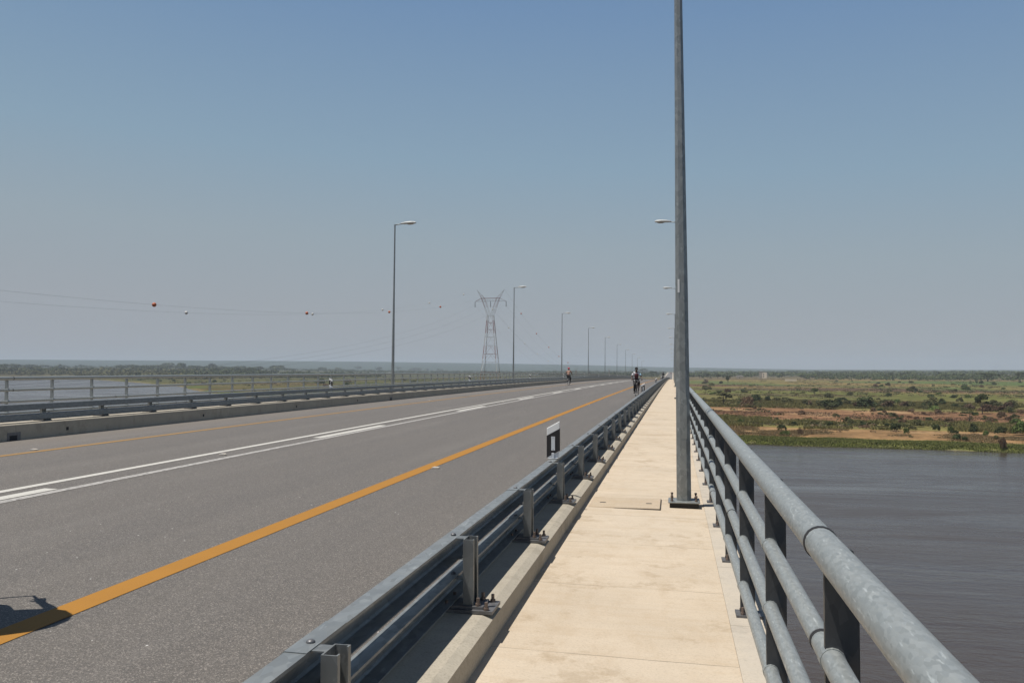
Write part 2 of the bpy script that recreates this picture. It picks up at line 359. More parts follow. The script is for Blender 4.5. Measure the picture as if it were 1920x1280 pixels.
# ---------------------------------------------------------------- pipe railings
RP = 1.415; RY0 = 5.12 - 4 * RP
def rail_post(sgn):
    mb = MB()     # flat upright plate with a small shoulder outside the handrail
    pts = [(-.018, .185), (-.018, 1.10), (.0, 1.14), (.044, 1.163), (.054, 1.158), (.062, 1.13), (.067, 1.05), (.067, .185)]
    pts = [(sgn * a, b) for a, b in pts]
    if sgn < 0: pts = pts[::-1]
    mb.prism(pts, -.009, .009); return mb.mesh('post', M['shaded_post'] if sgn > 0 else M['galv'])
def rail_plate(sgn):
    return MB().box(*sorted((sgn * -.045, sgn * .11)), -.065, .065, .1745, .188).mesh('base_plate', M['plate'])
def railing(sgn, x0, label, near):
    o = P(x0, 0, 0); root = empty('railing', o, label=label, cat='railing', group='pipe railings on the bridge edges')
    yy = ys_range(-6, 700)
    jy = [2.43 + 5 * RP * k for k in range(-1, 30)]
    for i, (h, r) in enumerate(((1.145, .0445), (.876, .031), (.612, .031), (.345, .031))):
        mb = MB(); ring = [(x0 + r * math.cos(2 * PI * (k + .5) / 20), h + r * math.sin(2 * PI * (k + .5) / 20)) for k in range(20)]
        mb.sweep(ring, yy, True, 0, o); q = link('top_rail' if i == 0 else 'rail', mb.mesh('rail', M['galv'], True), root)
        js = jy if i < 2 else [y + (3.6 if i == 2 else 6.4) for y in jy]
        for n, y in enumerate(js[:(8 if near else 4)]):     # sleeve joints: a dark gap beside a raised end
            p = P(x0, y, h); c = MB(); c.tube([(0, -.006, 0), (0, .006, 0)], r + .0015, 20, True, 1); c.tube([(0, .007, 0), (0, .013, 0)], r + .003, 20, True, 0)
            link('joint_ring', c.mesh('joint_ring', [M['plate'], M['dark']]), q, (0, p[1], p[2] - o[2]))
    pm = rail_post(sgn); pl = rail_plate(sgn); rest = MB()
    lo = 0 if near else 8
    for k in range(0, 290):
        y = RY0 + RP * k; p = P(x0, y, 0); loc = (0, y, p[2] - o[2])
        if lo <= k < lo + 100:
            a = link('post', pm, root, loc); link('base_plate', pl, a)
            if near and k < 14 or (not near and k < 16):
                for by in (-.04, .04): link('bolt', BOLT, a, (sgn * -.006, by, .188))
            if near and k < 16:               # weld collars where tubes meet the plate
                for h in (.876, .612, .345): link('weld', MB().tube([(0, -.02, h), (0, .02, h)], .0335, 14).mesh('weld', M['galv'], False), a)
        else:
            for me in (pm, pl):
                vs = [(v.co.x, v.co.y + y, v.co.z + loc[2]) for v in me.vertices]; rest.add(vs, [tuple(q.vertices) for q in me.polygons])
    tag(link('posts', rest.mesh('posts', M['postm']), root), kind='stuff')
    return root
railing(1, .40, 'near galvanised pipe railing with thick handrail above the river', True)
railing(-1, -15.0, 'far pipe railing along the left edge of the bridge behind the guardrail', False)

# ---------------------------------------------------------------- street lamps
def lamp(x, y, sgn, label, near=False):
    o = P(x, y, .17); root = empty('street_lamp', o, label=label, cat='street lamp', group='street lamps along both sides of the bridge')
    lean = 0.010 if sgn > 0 else (0.0045 if near else -0.010)
    prof_ = [(.05, .076), (2.2, .066), (3.1, .059), (5.5, .042), (9.0, .034)]
    mb = MB(); vs = []; pts = [(sgn * lean * z, 0, z) for z, r in prof_]
    mb.tube(pts, [r / math.cos(PI / 8) for z, r in prof_], 8)
    link('pole', mb.mesh('pole', M['pole']), root)
    tx = pts[-1][0]
    b = MB(); b.box(-.165, .165, -.15, .15, .05, .068)
    bp = bevel(link('base_plate', b.mesh('base_plate', M['pole']), root), .012)
    sh = MB().box(-.15, .15, -.13, .13, .0045, .049); link('plate_gap_shade', sh.mesh('plate_gap_shade', M['rubber']), root)  # black block standing in for the shaded gap under the base plate
    if near:
        for bx_, by in ((-.125, -.11), (.125, -.11), (-.125, .11), (.125, .11)):
            q = MB(); q.cyl((0, 0, 0), .017, .018, 6).cyl((0, 0, .018), .010, .035, 8).cyl((0, 0, .045), .015, .016, 6); link('bolt', q.mesh('bolt', M['bolt']), root, (bx_, by, .068))
        d = MB(); r = .0715; d.box(-.030, .030, -r - .004, -r - .001, .72, 1.16); dd = link('access_door', d.mesh('access_door', M['pole']), root, (0.004, 0, 0)); 
        st = MB(); st.box(-.036, -.016, -.0700, -.0668, 2.27, 2.41); link('sticker', st.mesh('sticker', M['sticker']), root, (-.016, 0, 0))
    a = MB().tube([(tx - sgn * .02, 0, 8.97), (tx + sgn * .18, 0, 8.995), (tx + sgn * .50, 0, 9.03)], [.032, .026, .024], 8); link('arm', a.mesh('arm', M['pole'], True), root)
    # luminaire: a long shallow cobra head
    L = MB(); n = 10; ring = []
    secs = [(.34, .035, .03, .035), (.42, .07, .05, .045), (.60, .13, .085, .05), (.85, .16, .10, .05), (1.06, .14, .085, .048), (1.17, .07, .045, .03)]
    vs = []; fs = []
    for (dx, w, up, dn) in secs:
        for k in range(n):
            t = 2 * PI * k / n; c, s_ = math.cos(t), math.sin(t); vs.append((tx + sgn * dx, w * c, 9.035 + (up if s_ > 0 else dn) * s_ + dx * .015))
    for i in range(len(secs) - 1):
        for k in range(n):
            k2 = (k + 1) % n; q = (i * n + k, i * n + k2, (i + 1) * n + k2, (i + 1) * n + k); fs.append(q if sgn > 0 else q[::-1])
    fs += [tuple(range(n)), tuple(range(len(vs) - 1, len(vs) - n - 1, -1))]
    L.add(vs, fs); hd = link('lamp_head', L.mesh('lamp_head', M['lamp_shell'], True), root)
    g = MB().ball((tx + sgn * .86, 0, 9.015), .21, .11, .055, 12, 6); link('lens', g.mesh('lens', M['lamp_glass'], True), hd)
    return root
ords = ['second', 'third', 'fourth', 'fifth', 'sixth', 'seventh', 'eighth', 'ninth', 'tenth', 'eleventh', 'twelfth', 'thirteenth', 'fourteenth']
lamp(.105, 9.02, -1, 'tall galvanised lamp post bolted to the ochre pavement in the foreground', True)
LY = [42.2, 76.2, 110.5, 146.0, 182.5, 222, 262, 305, 350, 400]
for i, y in enumerate(LY):
    lamp(-14.72, y, 1, ('nearest and tallest looking lamp post on the left side of the bridge' if i == 0 else '%s lamp post from the camera along the left side of the bridge' % ords[i - 1]))
for i, y in enumerate([42.8, 77, 111, 145, 180, 216, 252, 290, 330, 372]):
    lamp(.205, y, -1, '%s lamp post along the right pavement, mostly hidden behind the foreground pole' % ords[i])

# ---------------------------------------------------------------- road markers on the guardrails
def marker(x, y, sgn, label, rect):
    o = P(x, y, .69); root = empty('delineator_post', o, label=label, cat='road marker', group='black and white delineators on the guardrails')
    w = .066; d = .014; sl = .036
    def quad(z0, z1, dd, m, name, ww=w):
        pts = [(-ww, z0 - sl * ww / w * sgn), (ww, z0 + sl * ww / w * sgn), (ww, z1 + sl * ww / w * sgn), (-ww, z1 - sl * ww / w * sgn)]
        return link(name, MB().prism(pts, -dd, dd).mesh(name, m), root)
    bevel(quad(.045, .345, d, M['white_plastic'], 'panel'), .006)
    bevel(quad(.046 if rect else .10, .27, d + .0025, M['black_plastic'], 'black_band', w + .001), .002)
    if rect:
        r = link('reflector', bevelbox(-.019, .019, -d - .009, -d - .003, .085, .225), root); r.data.materials.append(M['reflect'])
        for z in (.097, .213): link('screw', MB().tube([(0, -d - .011, z), (0, -d - .009, z)], .004, 6).mesh('screw', M['plate']), r)
    else:
        for z in (.135, .215): link('reflector', MB().tube([(0, -d - .010, z), (0, -d - .003, z)], .020, 14).mesh('reflector', M['reflect']), root)
    bk = MB(); bk.box(-.05, .05, -.055, .045, .0045, .010).prism([(-.052, .011), (.052, .011), (.062, .085), (-.062, .03)] if sgn > 0 else [(-.052, .011), (.052, .011), (.062, .03), (-.062, .085)], -.004, .004)
    bk.box(-.012, .012, -.05, .0, .0105, .06)
    link('bracket', bk.mesh('bracket', M['reflect']), root)
    return root
def bevelbox(*a): return MB().box(*a).mesh('reflector', [])
for y, lab in ((8.40, 'black and white delineator clamped on the near guardrail in the foreground'), (34.2, 'black and white delineator on the near guardrail just right of the approaching cyclist'),
               (60.5, 'third delineator up the near guardrail, beyond the approaching cyclist'), (88, 'fourth delineator up the near guardrail beside the distant dark cyclist'), (116, 'fifth delineator up the near guardrail, near the crest of the road'), (142, 'sixth delineator up the near guardrail, tiny at the crest')):
    marker(-1.205, y, 1, lab, True)
for y, lab in ((30.0, 'black and white delineator on the left guardrail, left of the nearest left lamp post'), (52.2, 'second delineator on the left guardrail in front of the lattice pylon'), (75.3, 'third delineator on the left guardrail right of the second left lamp post'),
               (99, 'fourth delineator on the left guardrail behind the cyclist in the red cap'), (123, 'fifth delineator along the left guardrail'), (147, 'sixth delineator along the left guardrail'), (172, 'seventh delineator along the left guardrail'), (198, 'eighth delineator along the left guardrail near the crest')):
    marker(GLX, y, -1, lab, False)

# ---------------------------------------------------------------- road studs, cover, drains
stud_body = MB().box(-.055, .055, -.045, .045, 0, .010).prism([(-.05, .010), (.05, .010), (.035, .020), (-.035, .020)], -.035, .035).mesh('road_stud', plain('cream_stud', (.62, .55, .46), .5))
stud_ref = MB().box(-.035, .035, -.041, -.036, .010, .018).mesh('reflector', M['reflect'])
for x, y0, w in ((-3.68, 12.6, 'orange line nearest the pavement'), (-7.69, 13.2, 'white double line'), (-11.07, 12.75, 'far orange edge line')):
    for k in range(8):
        r = link('road_stud', stud_body, None, P(x, y0 + 24.3 * k * .99, .0045)); link('reflector', stud_ref, r)
        tag(r, '%s cream road stud along the %s' % (('nearest', 'second', 'third', 'fourth', 'fifth', 'sixth', 'seventh', 'eighth')[k], w), 'road stud', 'cream road studs on the asphalt')
def cover(y, label):
    r = bevel(link('access_cover', MB().box(-.37, .37, -.335, .335, -.02, .012).mesh('access_cover', M['cover']), None, P(-.512, y, .17)), .006); tag(r, label, 'cover')
    link('gap', MB().box(-.378, .378, -.343, .343, -.03, .002).mesh('gap', M['dark']), r)
    for sx in (-.24, .25): link('lifting_slot', MB().box(sx - .03, sx + .03, -.06, -.02, .0122, .0135).mesh('slot', M['dark']), r)
cover(9.03, 'square concrete cover set in the pavement beside the foreground lamp post')
def drain(y, big, lab):
    p = P(XKL, y, .0); r = link('drain_outlet', MB().box(.001, .004, -.035, .035, .10, .17).mesh('drain_outlet', M['dark']) if not big else MB().box(.001, .005, -.17, .17, .002, .16).mesh('drain_outlet', M['plate']), None, p)
    tag(r, lab, 'drain', 'drain outlets in the left kerb')
    if big: link('opening', MB().box(.0055, .008, -.11, .08, .006, .10).mesh('opening', M['dark']), r)
drain(14.1, True, 'large drain outlet with steel frame in the left kerb at the picture edge'); drain(36.2, True, 'dark drain outlet in the left kerb near the middle distance')
for k, y in enumerate((15.56, 20.77, 26.5, 32.1, 48.1)): drain(y, False, '%s small round weep hole in the left kerb face' % ('nearest', 'second', 'third', 'fourth', 'fifth')[k])

# ---------------------------------------------------------------- terrain
def vnoise(x, y, s, seed):
    x = x / s; y = y / s; xi = np.floor(x).astype(np.int64); yi = np.floor(y).astype(np.int64); fx = x - xi; fy = y - yi
    fx = fx * fx * (3 - 2 * fx); fy = fy * fy * (3 - 2 * fy)
    def h(a, b):
        n = (a * 374761393 + b * 668265263 + seed * 974711) & 0x7fffffff; n = ((n ^ (n >> 13)) * 1274126177) & 0x7fffffff
        return ((n ^ (n >> 16)) & 0xffff) / 65535.0
    return (h(xi, yi) * (1 - fx) + h(xi + 1, yi) * fx) * (1 - fy) + (h(xi, yi + 1) * (1 - fx) + h(xi + 1, yi + 1) * fx) * fy
def fbm(x, y, s, seed, o=4):
    a = 0; w = .5; t = 0
    for k in range(o): a = a + w * vnoise(x, y, s / 2 ** k, seed + k * 17); t += w; w *= .55
    return a / t
ZW = -18.4
SHORE = [(6000, -900), (1500, -60), (700, 90), (300, 172), (83, 219.7), (45, 226.3), (19, 230.5), (-20, 243), (-90, 275), (-180, 370), (-272, 522), (-356, 604), (-452, 720), (-560, 868), (-760, 1080), (-994, 1314), (-1140, 1446), (-1300, 1480), (-1700, 1340), (-2600, 1500), (-6000, 1900), (-6000, -1100), (-2000, -700), (2000, -1300)]
SH = np.array(SHORE, float)
def shore_d(x, y):
    best = np.full(x.shape, 1e18); inside = np.zeros(x.shape, bool); n = len(SH)
    for i in range(n):
        a = SH[i]; b = SH[(i + 1) % n]; d = b - a; L = (d ** 2).sum()
        t = np.clip(((x - a[0]) * d[0] + (y - a[1]) * d[1]) / L, 0, 1)
        best = np.minimum(best, (x - a[0] - t * d[0]) ** 2 + (y - a[1] - t * d[1]) ** 2)
        if a[1] != b[1]:
            c = ((a[1] > y) != (b[1] > y)) & (x < (b[0] - a[0]) * (y - a[1]) / (b[1] - a[1]) + a[0]); inside ^= c
    return np.where(inside, -1, 1) * np.sqrt(best)
def smooth(a, b, v): t = np.clip((v - a) / (b - a), 0, 1); return t * t * (3 - 2 * t)
def gheight(x, y, d=None):
    if d is None: d = shore_d(x, y) + (fbm(x, y, 14, 5, 3) - .5) * 5
    r = np.hypot(x, y); az = np.degrees(np.arctan2(x, y))
    z = np.where(d < 0, np.maximum(ZW + .15 * d, -22.0), ZW + 1.0 * smooth(0, 3, d) + .4 * smooth(3, 20, d))
    z = z + np.where(d > 2, 1, 0) * ((fbm(x, y, 60, 11, 3) - .5) * .9 * smooth(2, 60, d))
    left = smooth(-14, -38, az); z = z + (d > 0) * left * 24.0 * smooth(1500, 3300, r)
    # far plateau seen on the left, sinking towards the right
    top = np.interp(az, [-50, -42, -30, -22, -12, -6, -2, 0, 2.5, 5, 9, 14, 40], [88, 90, 88, 82, 64, 46, 30, 22, 18, 8, -2, -6, -8])
    hill = (top + 17 - 24 * left) * smooth(5600, 9000, r) * (1 + .05 * (fbm(x, y, 900, 3, 4) - .5) * 2)
    return z + np.maximum(hill, 0) * (d > 0)
def C3(*c): return np.array(c, float)
def gcolour(x, y, d, r):
    n1 = fbm(x, y, 90, 21, 5); n2 = fbm(x, y * 1.0, 28, 31, 4); n3 = fbm(x, y, 9, 41, 4); n4 = fbm(x * .35, y * 1.6, 160, 51, 5); n5 = fbm(x, y, 420, 61, 4)
    dd = d + (n1 - .5) * 40 * smooth(6, 60, d) + (n4 - .5) * (.10 * d) + (n2 - .5) * 14 * smooth(4, 20, d)
    c = np.zeros(x.shape + (3,)); c[:] = C3(.20, .165, .085)
    def put(col, m): c[:] = c * (1 - m[..., None]) + C3(*col) * m[..., None]
    band = lambda a, b, s: smooth(a - s, a + s, dd) * (1 - smooth(b - s, b + s, dd))
    put((.14, .165, .055), band(-50, 12, 2.5)); put((.235, .155, .095), band(12, 52, 3)); 
    put((.29, .205, .14), band(24, 44, 3) * smooth(.46, .60, n2) * .9)
    put((.15, .145, .065), band(50, 92, 4)); put((.20, .12, .082), band(90, 185, 8)); put((.15, .088, .068), band(100, 180, 8) * smooth(.42, .62, n4) * .85)
    put((.28, .20, .14), band(92, 180, 8) * smooth(.585, .66, n2) * .75)
    put((.145, .14, .068), band(184, 340, 12)); put((.12, .148, .05), band(330, 470, 20) * .8); put((.13, .085, .07), band(480, 640, 30) * smooth(.42, .6, n4))
    put((.092, .140, .055), band(600, 1150, 50) * smooth(.40, .58, n5)); put((.17, .14, .09), band(1150, 6000, 80))
    put((.10, .075, .065), band(250, 6000, 40) * smooth(.62, .68, fbm(x * .3, y * 1.3, 300, 77, 4)) * .8)
    put((.34, .26, .17), band(700, 5000, 60) * smooth(.70, .76, fbm(x, y, 380, 83, 3)))
    # left bank plain: greener and patchier
    L = smooth(-40, -140, x) * (d > 0)
    Lc = np.zeros_like(c); Lc[:] = C3(.165, .145, .072); k = smooth(.4, .6, n1)[..., None]; Lc = Lc * (1 - k) + C3(.12, .135, .055) * k
    k = smooth(.56, .66, n4)[..., None] * .8; Lc = Lc * (1 - k) + C3(.20, .125, .08) * k
    k = (smooth(8, 3, d) * smooth(.4, .55, n1) * .8)[..., None]; Lc = Lc * (1 - k) + C3(.36, .27, .17) * k
    k = (smooth(35, 12, d) * smooth(.5, .35, n1))[..., None]; Lc = Lc * (1 - k) + C3(.12, .17, .045) * k
    Lc = Lc * C3(.50, .55, .55); k = (L * .9)[..., None]; c = c * (1 - k) + Lc * k
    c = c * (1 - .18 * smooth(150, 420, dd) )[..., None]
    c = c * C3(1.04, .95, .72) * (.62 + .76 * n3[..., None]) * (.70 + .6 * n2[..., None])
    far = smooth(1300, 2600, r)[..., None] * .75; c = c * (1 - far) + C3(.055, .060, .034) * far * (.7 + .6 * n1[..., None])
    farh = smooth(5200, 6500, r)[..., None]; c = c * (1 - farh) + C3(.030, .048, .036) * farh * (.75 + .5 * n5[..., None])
    k = (d < 0)[..., None]; return np.where(k, C3(.14, .11, .08), c)
az = np.radians(np.concatenate([np.arange(-180, -52, 2.0), np.arange(-52, 30, .16), np.arange(30, 180, 2.0)]))
rr = np.concatenate([[2, 60, 120, 160], 190 * np.exp(np.arange(0, 4.32, .0098))])
A, R = np.meshgrid(az, rr); GX = R * np.sin(A); GY = R * np.cos(A)
D = shore_d(GX, GY) + (fbm(GX, GY, 14, 5, 3) - .5) * 5
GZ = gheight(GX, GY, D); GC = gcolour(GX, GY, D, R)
nr, na = A.shape; idx = np.arange(nr * na).reshape(nr, na)
q = np.stack([idx[:-1, :], idx[1:, :], np.roll(idx, -1, 1)[1:, :], np.roll(idx, -1, 1)[:-1, :]], -1).reshape(-1, 4)
me = bpy.data.meshes.new('ground'); me.vertices.add(nr * na); me.vertices.foreach_set('co', np.stack([GX, GY, GZ], -1).astype(np.float32).ravel())
me.loops.add(q.size); me.loops.foreach_set('vertex_index', q.astype(np.int32).ravel()); me.polygons.add(len(q))
me.polygons.foreach_set('loop_start', np.arange(0, q.size, 4, dtype=np.int32)); me.polygons.foreach_set('use_smooth', np.ones(len(q), bool)); me.update(calc_edges=True)
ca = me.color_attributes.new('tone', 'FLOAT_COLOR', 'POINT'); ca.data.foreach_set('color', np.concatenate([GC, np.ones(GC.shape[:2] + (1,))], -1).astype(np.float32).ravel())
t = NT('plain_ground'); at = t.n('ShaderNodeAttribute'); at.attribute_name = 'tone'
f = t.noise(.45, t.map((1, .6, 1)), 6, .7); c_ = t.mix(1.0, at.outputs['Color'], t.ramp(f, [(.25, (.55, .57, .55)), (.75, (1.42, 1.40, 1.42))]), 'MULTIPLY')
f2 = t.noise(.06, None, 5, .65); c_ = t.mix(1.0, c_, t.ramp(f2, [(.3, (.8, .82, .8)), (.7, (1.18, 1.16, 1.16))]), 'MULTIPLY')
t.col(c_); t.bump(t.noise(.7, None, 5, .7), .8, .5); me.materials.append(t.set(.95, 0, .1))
tag(link('ground', me), kind='structure')
# river
t = NT('river_water'); t.col(t.mix(t.noise(.012, t.map((1, 2.2, 1)), 5), (.044, .032, .024), (.064, .047, .035)))
wv = t.map((1.0, 1.9, 1)); w1 = t.noise(.55, wv, 5, .62, .6); w2 = t.noise(.07, t.map((1, 2.6, 1)), 4, .6, .4); w3 = t.noise(2.6, wv, 3, .6)
hgt = t.math('ADD', t.math('ADD', t.math('MULTIPLY', w1, 1.0), t.math('MULTIPLY', w2, 2.4)), t.math('MULTIPLY', w3, .22)); hgt = t.math('MULTIPLY', hgt, t.ramp(t.noise(.016, t.map((.7, 2.2, 1)), 4, .6, 1.0), [(.36, .30), (.62, 1.0)])); t.bump(hgt, .42, .28)
rgh = t.ramp(t.noise(.02, t.map((.6, 3.0, 1)), 5, .7, .8), [(.38, .10), (.62, .34)])
t.set(rgh, 0, .66); t.b.inputs['IOR'].default_value = 1.33
tag(link('river', MB().add([(-6500, -1500, ZW), (6500, -1500, ZW), (6500, 2100, ZW), (-6500, 2100, ZW)], [(0, 1, 2, 3)]).mesh('river', t.m)), kind='structure')

# ---------------------------------------------------------------- vegetation
def m_leaf(name, c1, c2, c3):
    t = NT(name); oi = t.n('ShaderNodeObjectInfo'); f = t.noise(.9, t.co, 4, .7); g = t.geo
    a = t.mix(t.ramp(f, [(.3, 0), (.7, 1)]), c1, c2); at = t.n('ShaderNodeAttribute'); at.attribute_name = 'leaf'
    a = t.mix(t.ramp(at.outputs['Fac'], [(0, 0), (1, .7)]), a, c3)
    hs = t.n('ShaderNodeHueSaturation'); hs.inputs['Hue'].default_value = .5; t.l(t.math('ADD', t.math('MULTIPLY', oi.outputs['Random'], .5), .75), hs.inputs['Value']); t.l(a, hs.inputs['Color'])
    t.col(hs.outputs[0]); return t.set(.8, 0, .15)
LEAF = {'dark': m_leaf('dark_foliage', (.034, .050, .022), (.060, .078, .030), (.10, .11, .045)),
        'olive': m_leaf('olive_foliage', (.075, .080, .036), (.115, .115, .050), (.16, .145, .07)),
        'green': m_leaf('green_foliage', (.060, .095, .026), (.10, .14, .04), (.16, .18, .06)),
        'dry': m_leaf('dry_foliage', (.13, .085, .055), (.18, .125, .075), (.24, .18, .11)),
        'russet': m_leaf('russet_foliage', (.10, .06, .038), (.135, .085, .052), (.17, .12, .075))}
BARK = plain('bark', (.13, .10, .075), .9)
def leaf_cloud(n, lobes, size, sd, spiky=0):
    r = np.random.default_rng(sd); L = np.array(lobes); vol = (L[:, 3] * L[:, 4] * L[:, 5]) ** .8; pick = r.choice(len(L), n, p=vol / vol.sum())
    v = r.normal(size=(n, 3)); v /= np.linalg.norm(v, axis=1)[:, None]; v[:, 2] = np.where(v[:, 2] < -.35, -v[:, 2], v[:, 2])
    rad = r.uniform(.45, 1.08, n) ** .6; P0 = L[pick, :3] + v * L[pick, 3:6] * rad[:, None]
    clump = fbm(P0[:, 0] * 3 + 50, P0[:, 2] * 3 + P0[:, 1] * 2 + 50, 1.0, sd, 2); keep = clump > .34; P0 = P0[keep]; v = v[keep]; n = len(P0)
    a = v + r.normal(size=(n, 3)) * .7; a /= np.linalg.norm(a, axis=1)[:, None]
    b = np.cross(a, r.normal(size=(n, 3))); b /= np.linalg.norm(b, axis=1)[:, None]; c = np.cross(a, b)
    if spiky: b = np.tile([0, 0, 1.], (n, 1)) + r.normal(size=(n, 3)) * .35; c = np.cross(b, r.normal(size=(n, 3))); c /= np.linalg.norm(c, axis=1)[:, None]; 
    s = size * r.uniform(.6, 1.4, n)[:, None]
    q = (P0 - c * s * (.25 if spiky else .6), P0 + b * s * (1.2 if spiky else 1.0), P0 + c * s * (.25 if spiky else .6), P0 - b * s * .8)
    return np.stack(q, 1).reshape(-1, 3), n
def crown_mesh(name, n, lobes, size, sd, mat, spiky=0):
    vs, m = leaf_cloud(n, lobes, size, sd, spiky); me = bpy.data.meshes.new(name)
    me.from_pydata([tuple(p) for p in vs], [], [(4 * i, 4 * i + 1, 4 * i + 2, 4 * i + 3) for i in range(m)]); me.materials.append(mat)
    at = me.attributes.new('leaf', 'FLOAT', 'POINT'); r = np.random.default_rng(sd); at.data.foreach_set('value', np.repeat(r.uniform(0, 1, m) ** 2, 4).astype(np.float32)); return me
# unit-size prototypes: width 1, height 1, base at z = 0
def bush_lobes(sd, k=7):
    r = random.Random(sd); return [(r.uniform(-.28, .28), r.uniform(-.28, .28), r.uniform(.22, .62), r.uniform(.16, .30), r.uniform(.16, .30), r.uniform(.20, .34)) for _ in range(k)] + [(0, 0, .3, .45, .45, .32)]
PROTO = {}
for kind in ('dark', 'olive', 'green', 'dry', 'russet'):
    for j in range(3): PROTO['bush', kind, j] = crown_mesh('bush', 1500, bush_lobes(j * 7 + len(kind)), .060, 40 + j, LEAF[kind])
    for j in range(2):
        r = random.Random(90 + j); lob = [(r.uniform(-.30, .30), r.uniform(-.30, .30), r.uniform(.45, .85), r.uniform(.12, .24), r.uniform(.12, .24), r.uniform(.09, .17)) for _ in range(11)]
        PROTO['tree', kind, j] = crown_mesh('crown', 1900, lob, .042, 70 + j, LEAF[kind])
    r = random.Random(33); lob = [(r.uniform(-.42, .42), r.uniform(-.3, .3), .72 + r.uniform(-.16, .2), r.uniform(.10, .2), r.uniform(.10, .2), r.uniform(.06, .12)) for _ in range(12)]
    PROTO['spread', kind, 0] = crown_mesh('crown', 1200, lob, .032, 81, LEAF[kind])
    PROTO['reed', kind, 0] = crown_mesh('bush', 500, [(0, 0, .35, .42, .42, .42)] + bush_lobes(5, 4), .10, 61, LEAF[kind], 1)
def trunk_mesh(sp=False):
    mb = MB(); mb.tube([(0, 0, -.03), (.01, .0, .22), (.0, .01, .5), (.03, 0, .78)], [.035, .026, .018, .008], 7); r = random.Random(4)
    for k in range(7):
        a = k * 2.4; z = r.uniform(.08, .35) if sp else r.uniform(.2, .5); q = .36 if sp else .24
        mb.tube([(0, 0, z), (q * .5 * math.cos(a), q * .5 * math.sin(a), z + .15), (q * math.cos(a), q * math.sin(a), z + .33)], [.018, .012, .005], 5)
    return mb.mesh('trunk', BARK)
TR = {False: trunk_mesh(), True: trunk_mesh(True)}
def gz(x, y):
    return float(gheight(np.array([x], float), np.array([y], float))[0])
def wpos(u, v, z=-17.0):
    f = 1550.0; th = math.radians(11.0193); pt = math.radians(1.9215)
    a = (u - 960) / f; b = (640 - v) / f
    fwd = (-math.sin(th) * math.cos(pt), math.cos(th) * math.cos(pt), math.sin(pt)); rt = (math.cos(th), math.sin(th), 0); up = (math.sin(th) * math.sin(pt), -math.cos(th) * math.sin(pt), math.cos(pt))
    d = [fwd[i] + a * rt[i] + b * up[i] for i in range(3)]; k = (z - 1.62) / d[2]; return d[0] * k, d[1] * k, k
def plant(kind, colour, x, y, w, h, label, cat, group, j=0, rz=None):
    rz = random.uniform(0, 6.28) if rz is None else rz; z = gz(x, y) - .02 * h
    if kind in ('bush', 'reed'):
        o = link('bush' if kind == 'bush' else 'shrub', PROTO[kind, colour, j % 3 if kind == 'bush' else 0], None, (x, y, z), (0, 0, rz)); o.scale = (w, w, h)
    else:
        o = link('tree', None, None, (x, y, z), (0, 0, rz)); o.scale = (w, w, h)
        link('crown', PROTO[kind, colour, j % 2 if kind == 'tree' else 0], o); link('trunk', TR[kind == 'spread'], o)
    tag(o, label, cat, group); return o
def at(u, v, w, h, kind, colour, label, group=None, j=0):
    x, y, k = wpos(u, v); s = k / 1550.0
    plant(kind, colour, x, y, w * s * 1.08, h * s * 1.08, label, 'tree' if kind in ('tree', 'spread') else 'bush', group, j)
GB = 'bushes on the plain beyond the river'; GT = 'trees on the plain beyond the river'
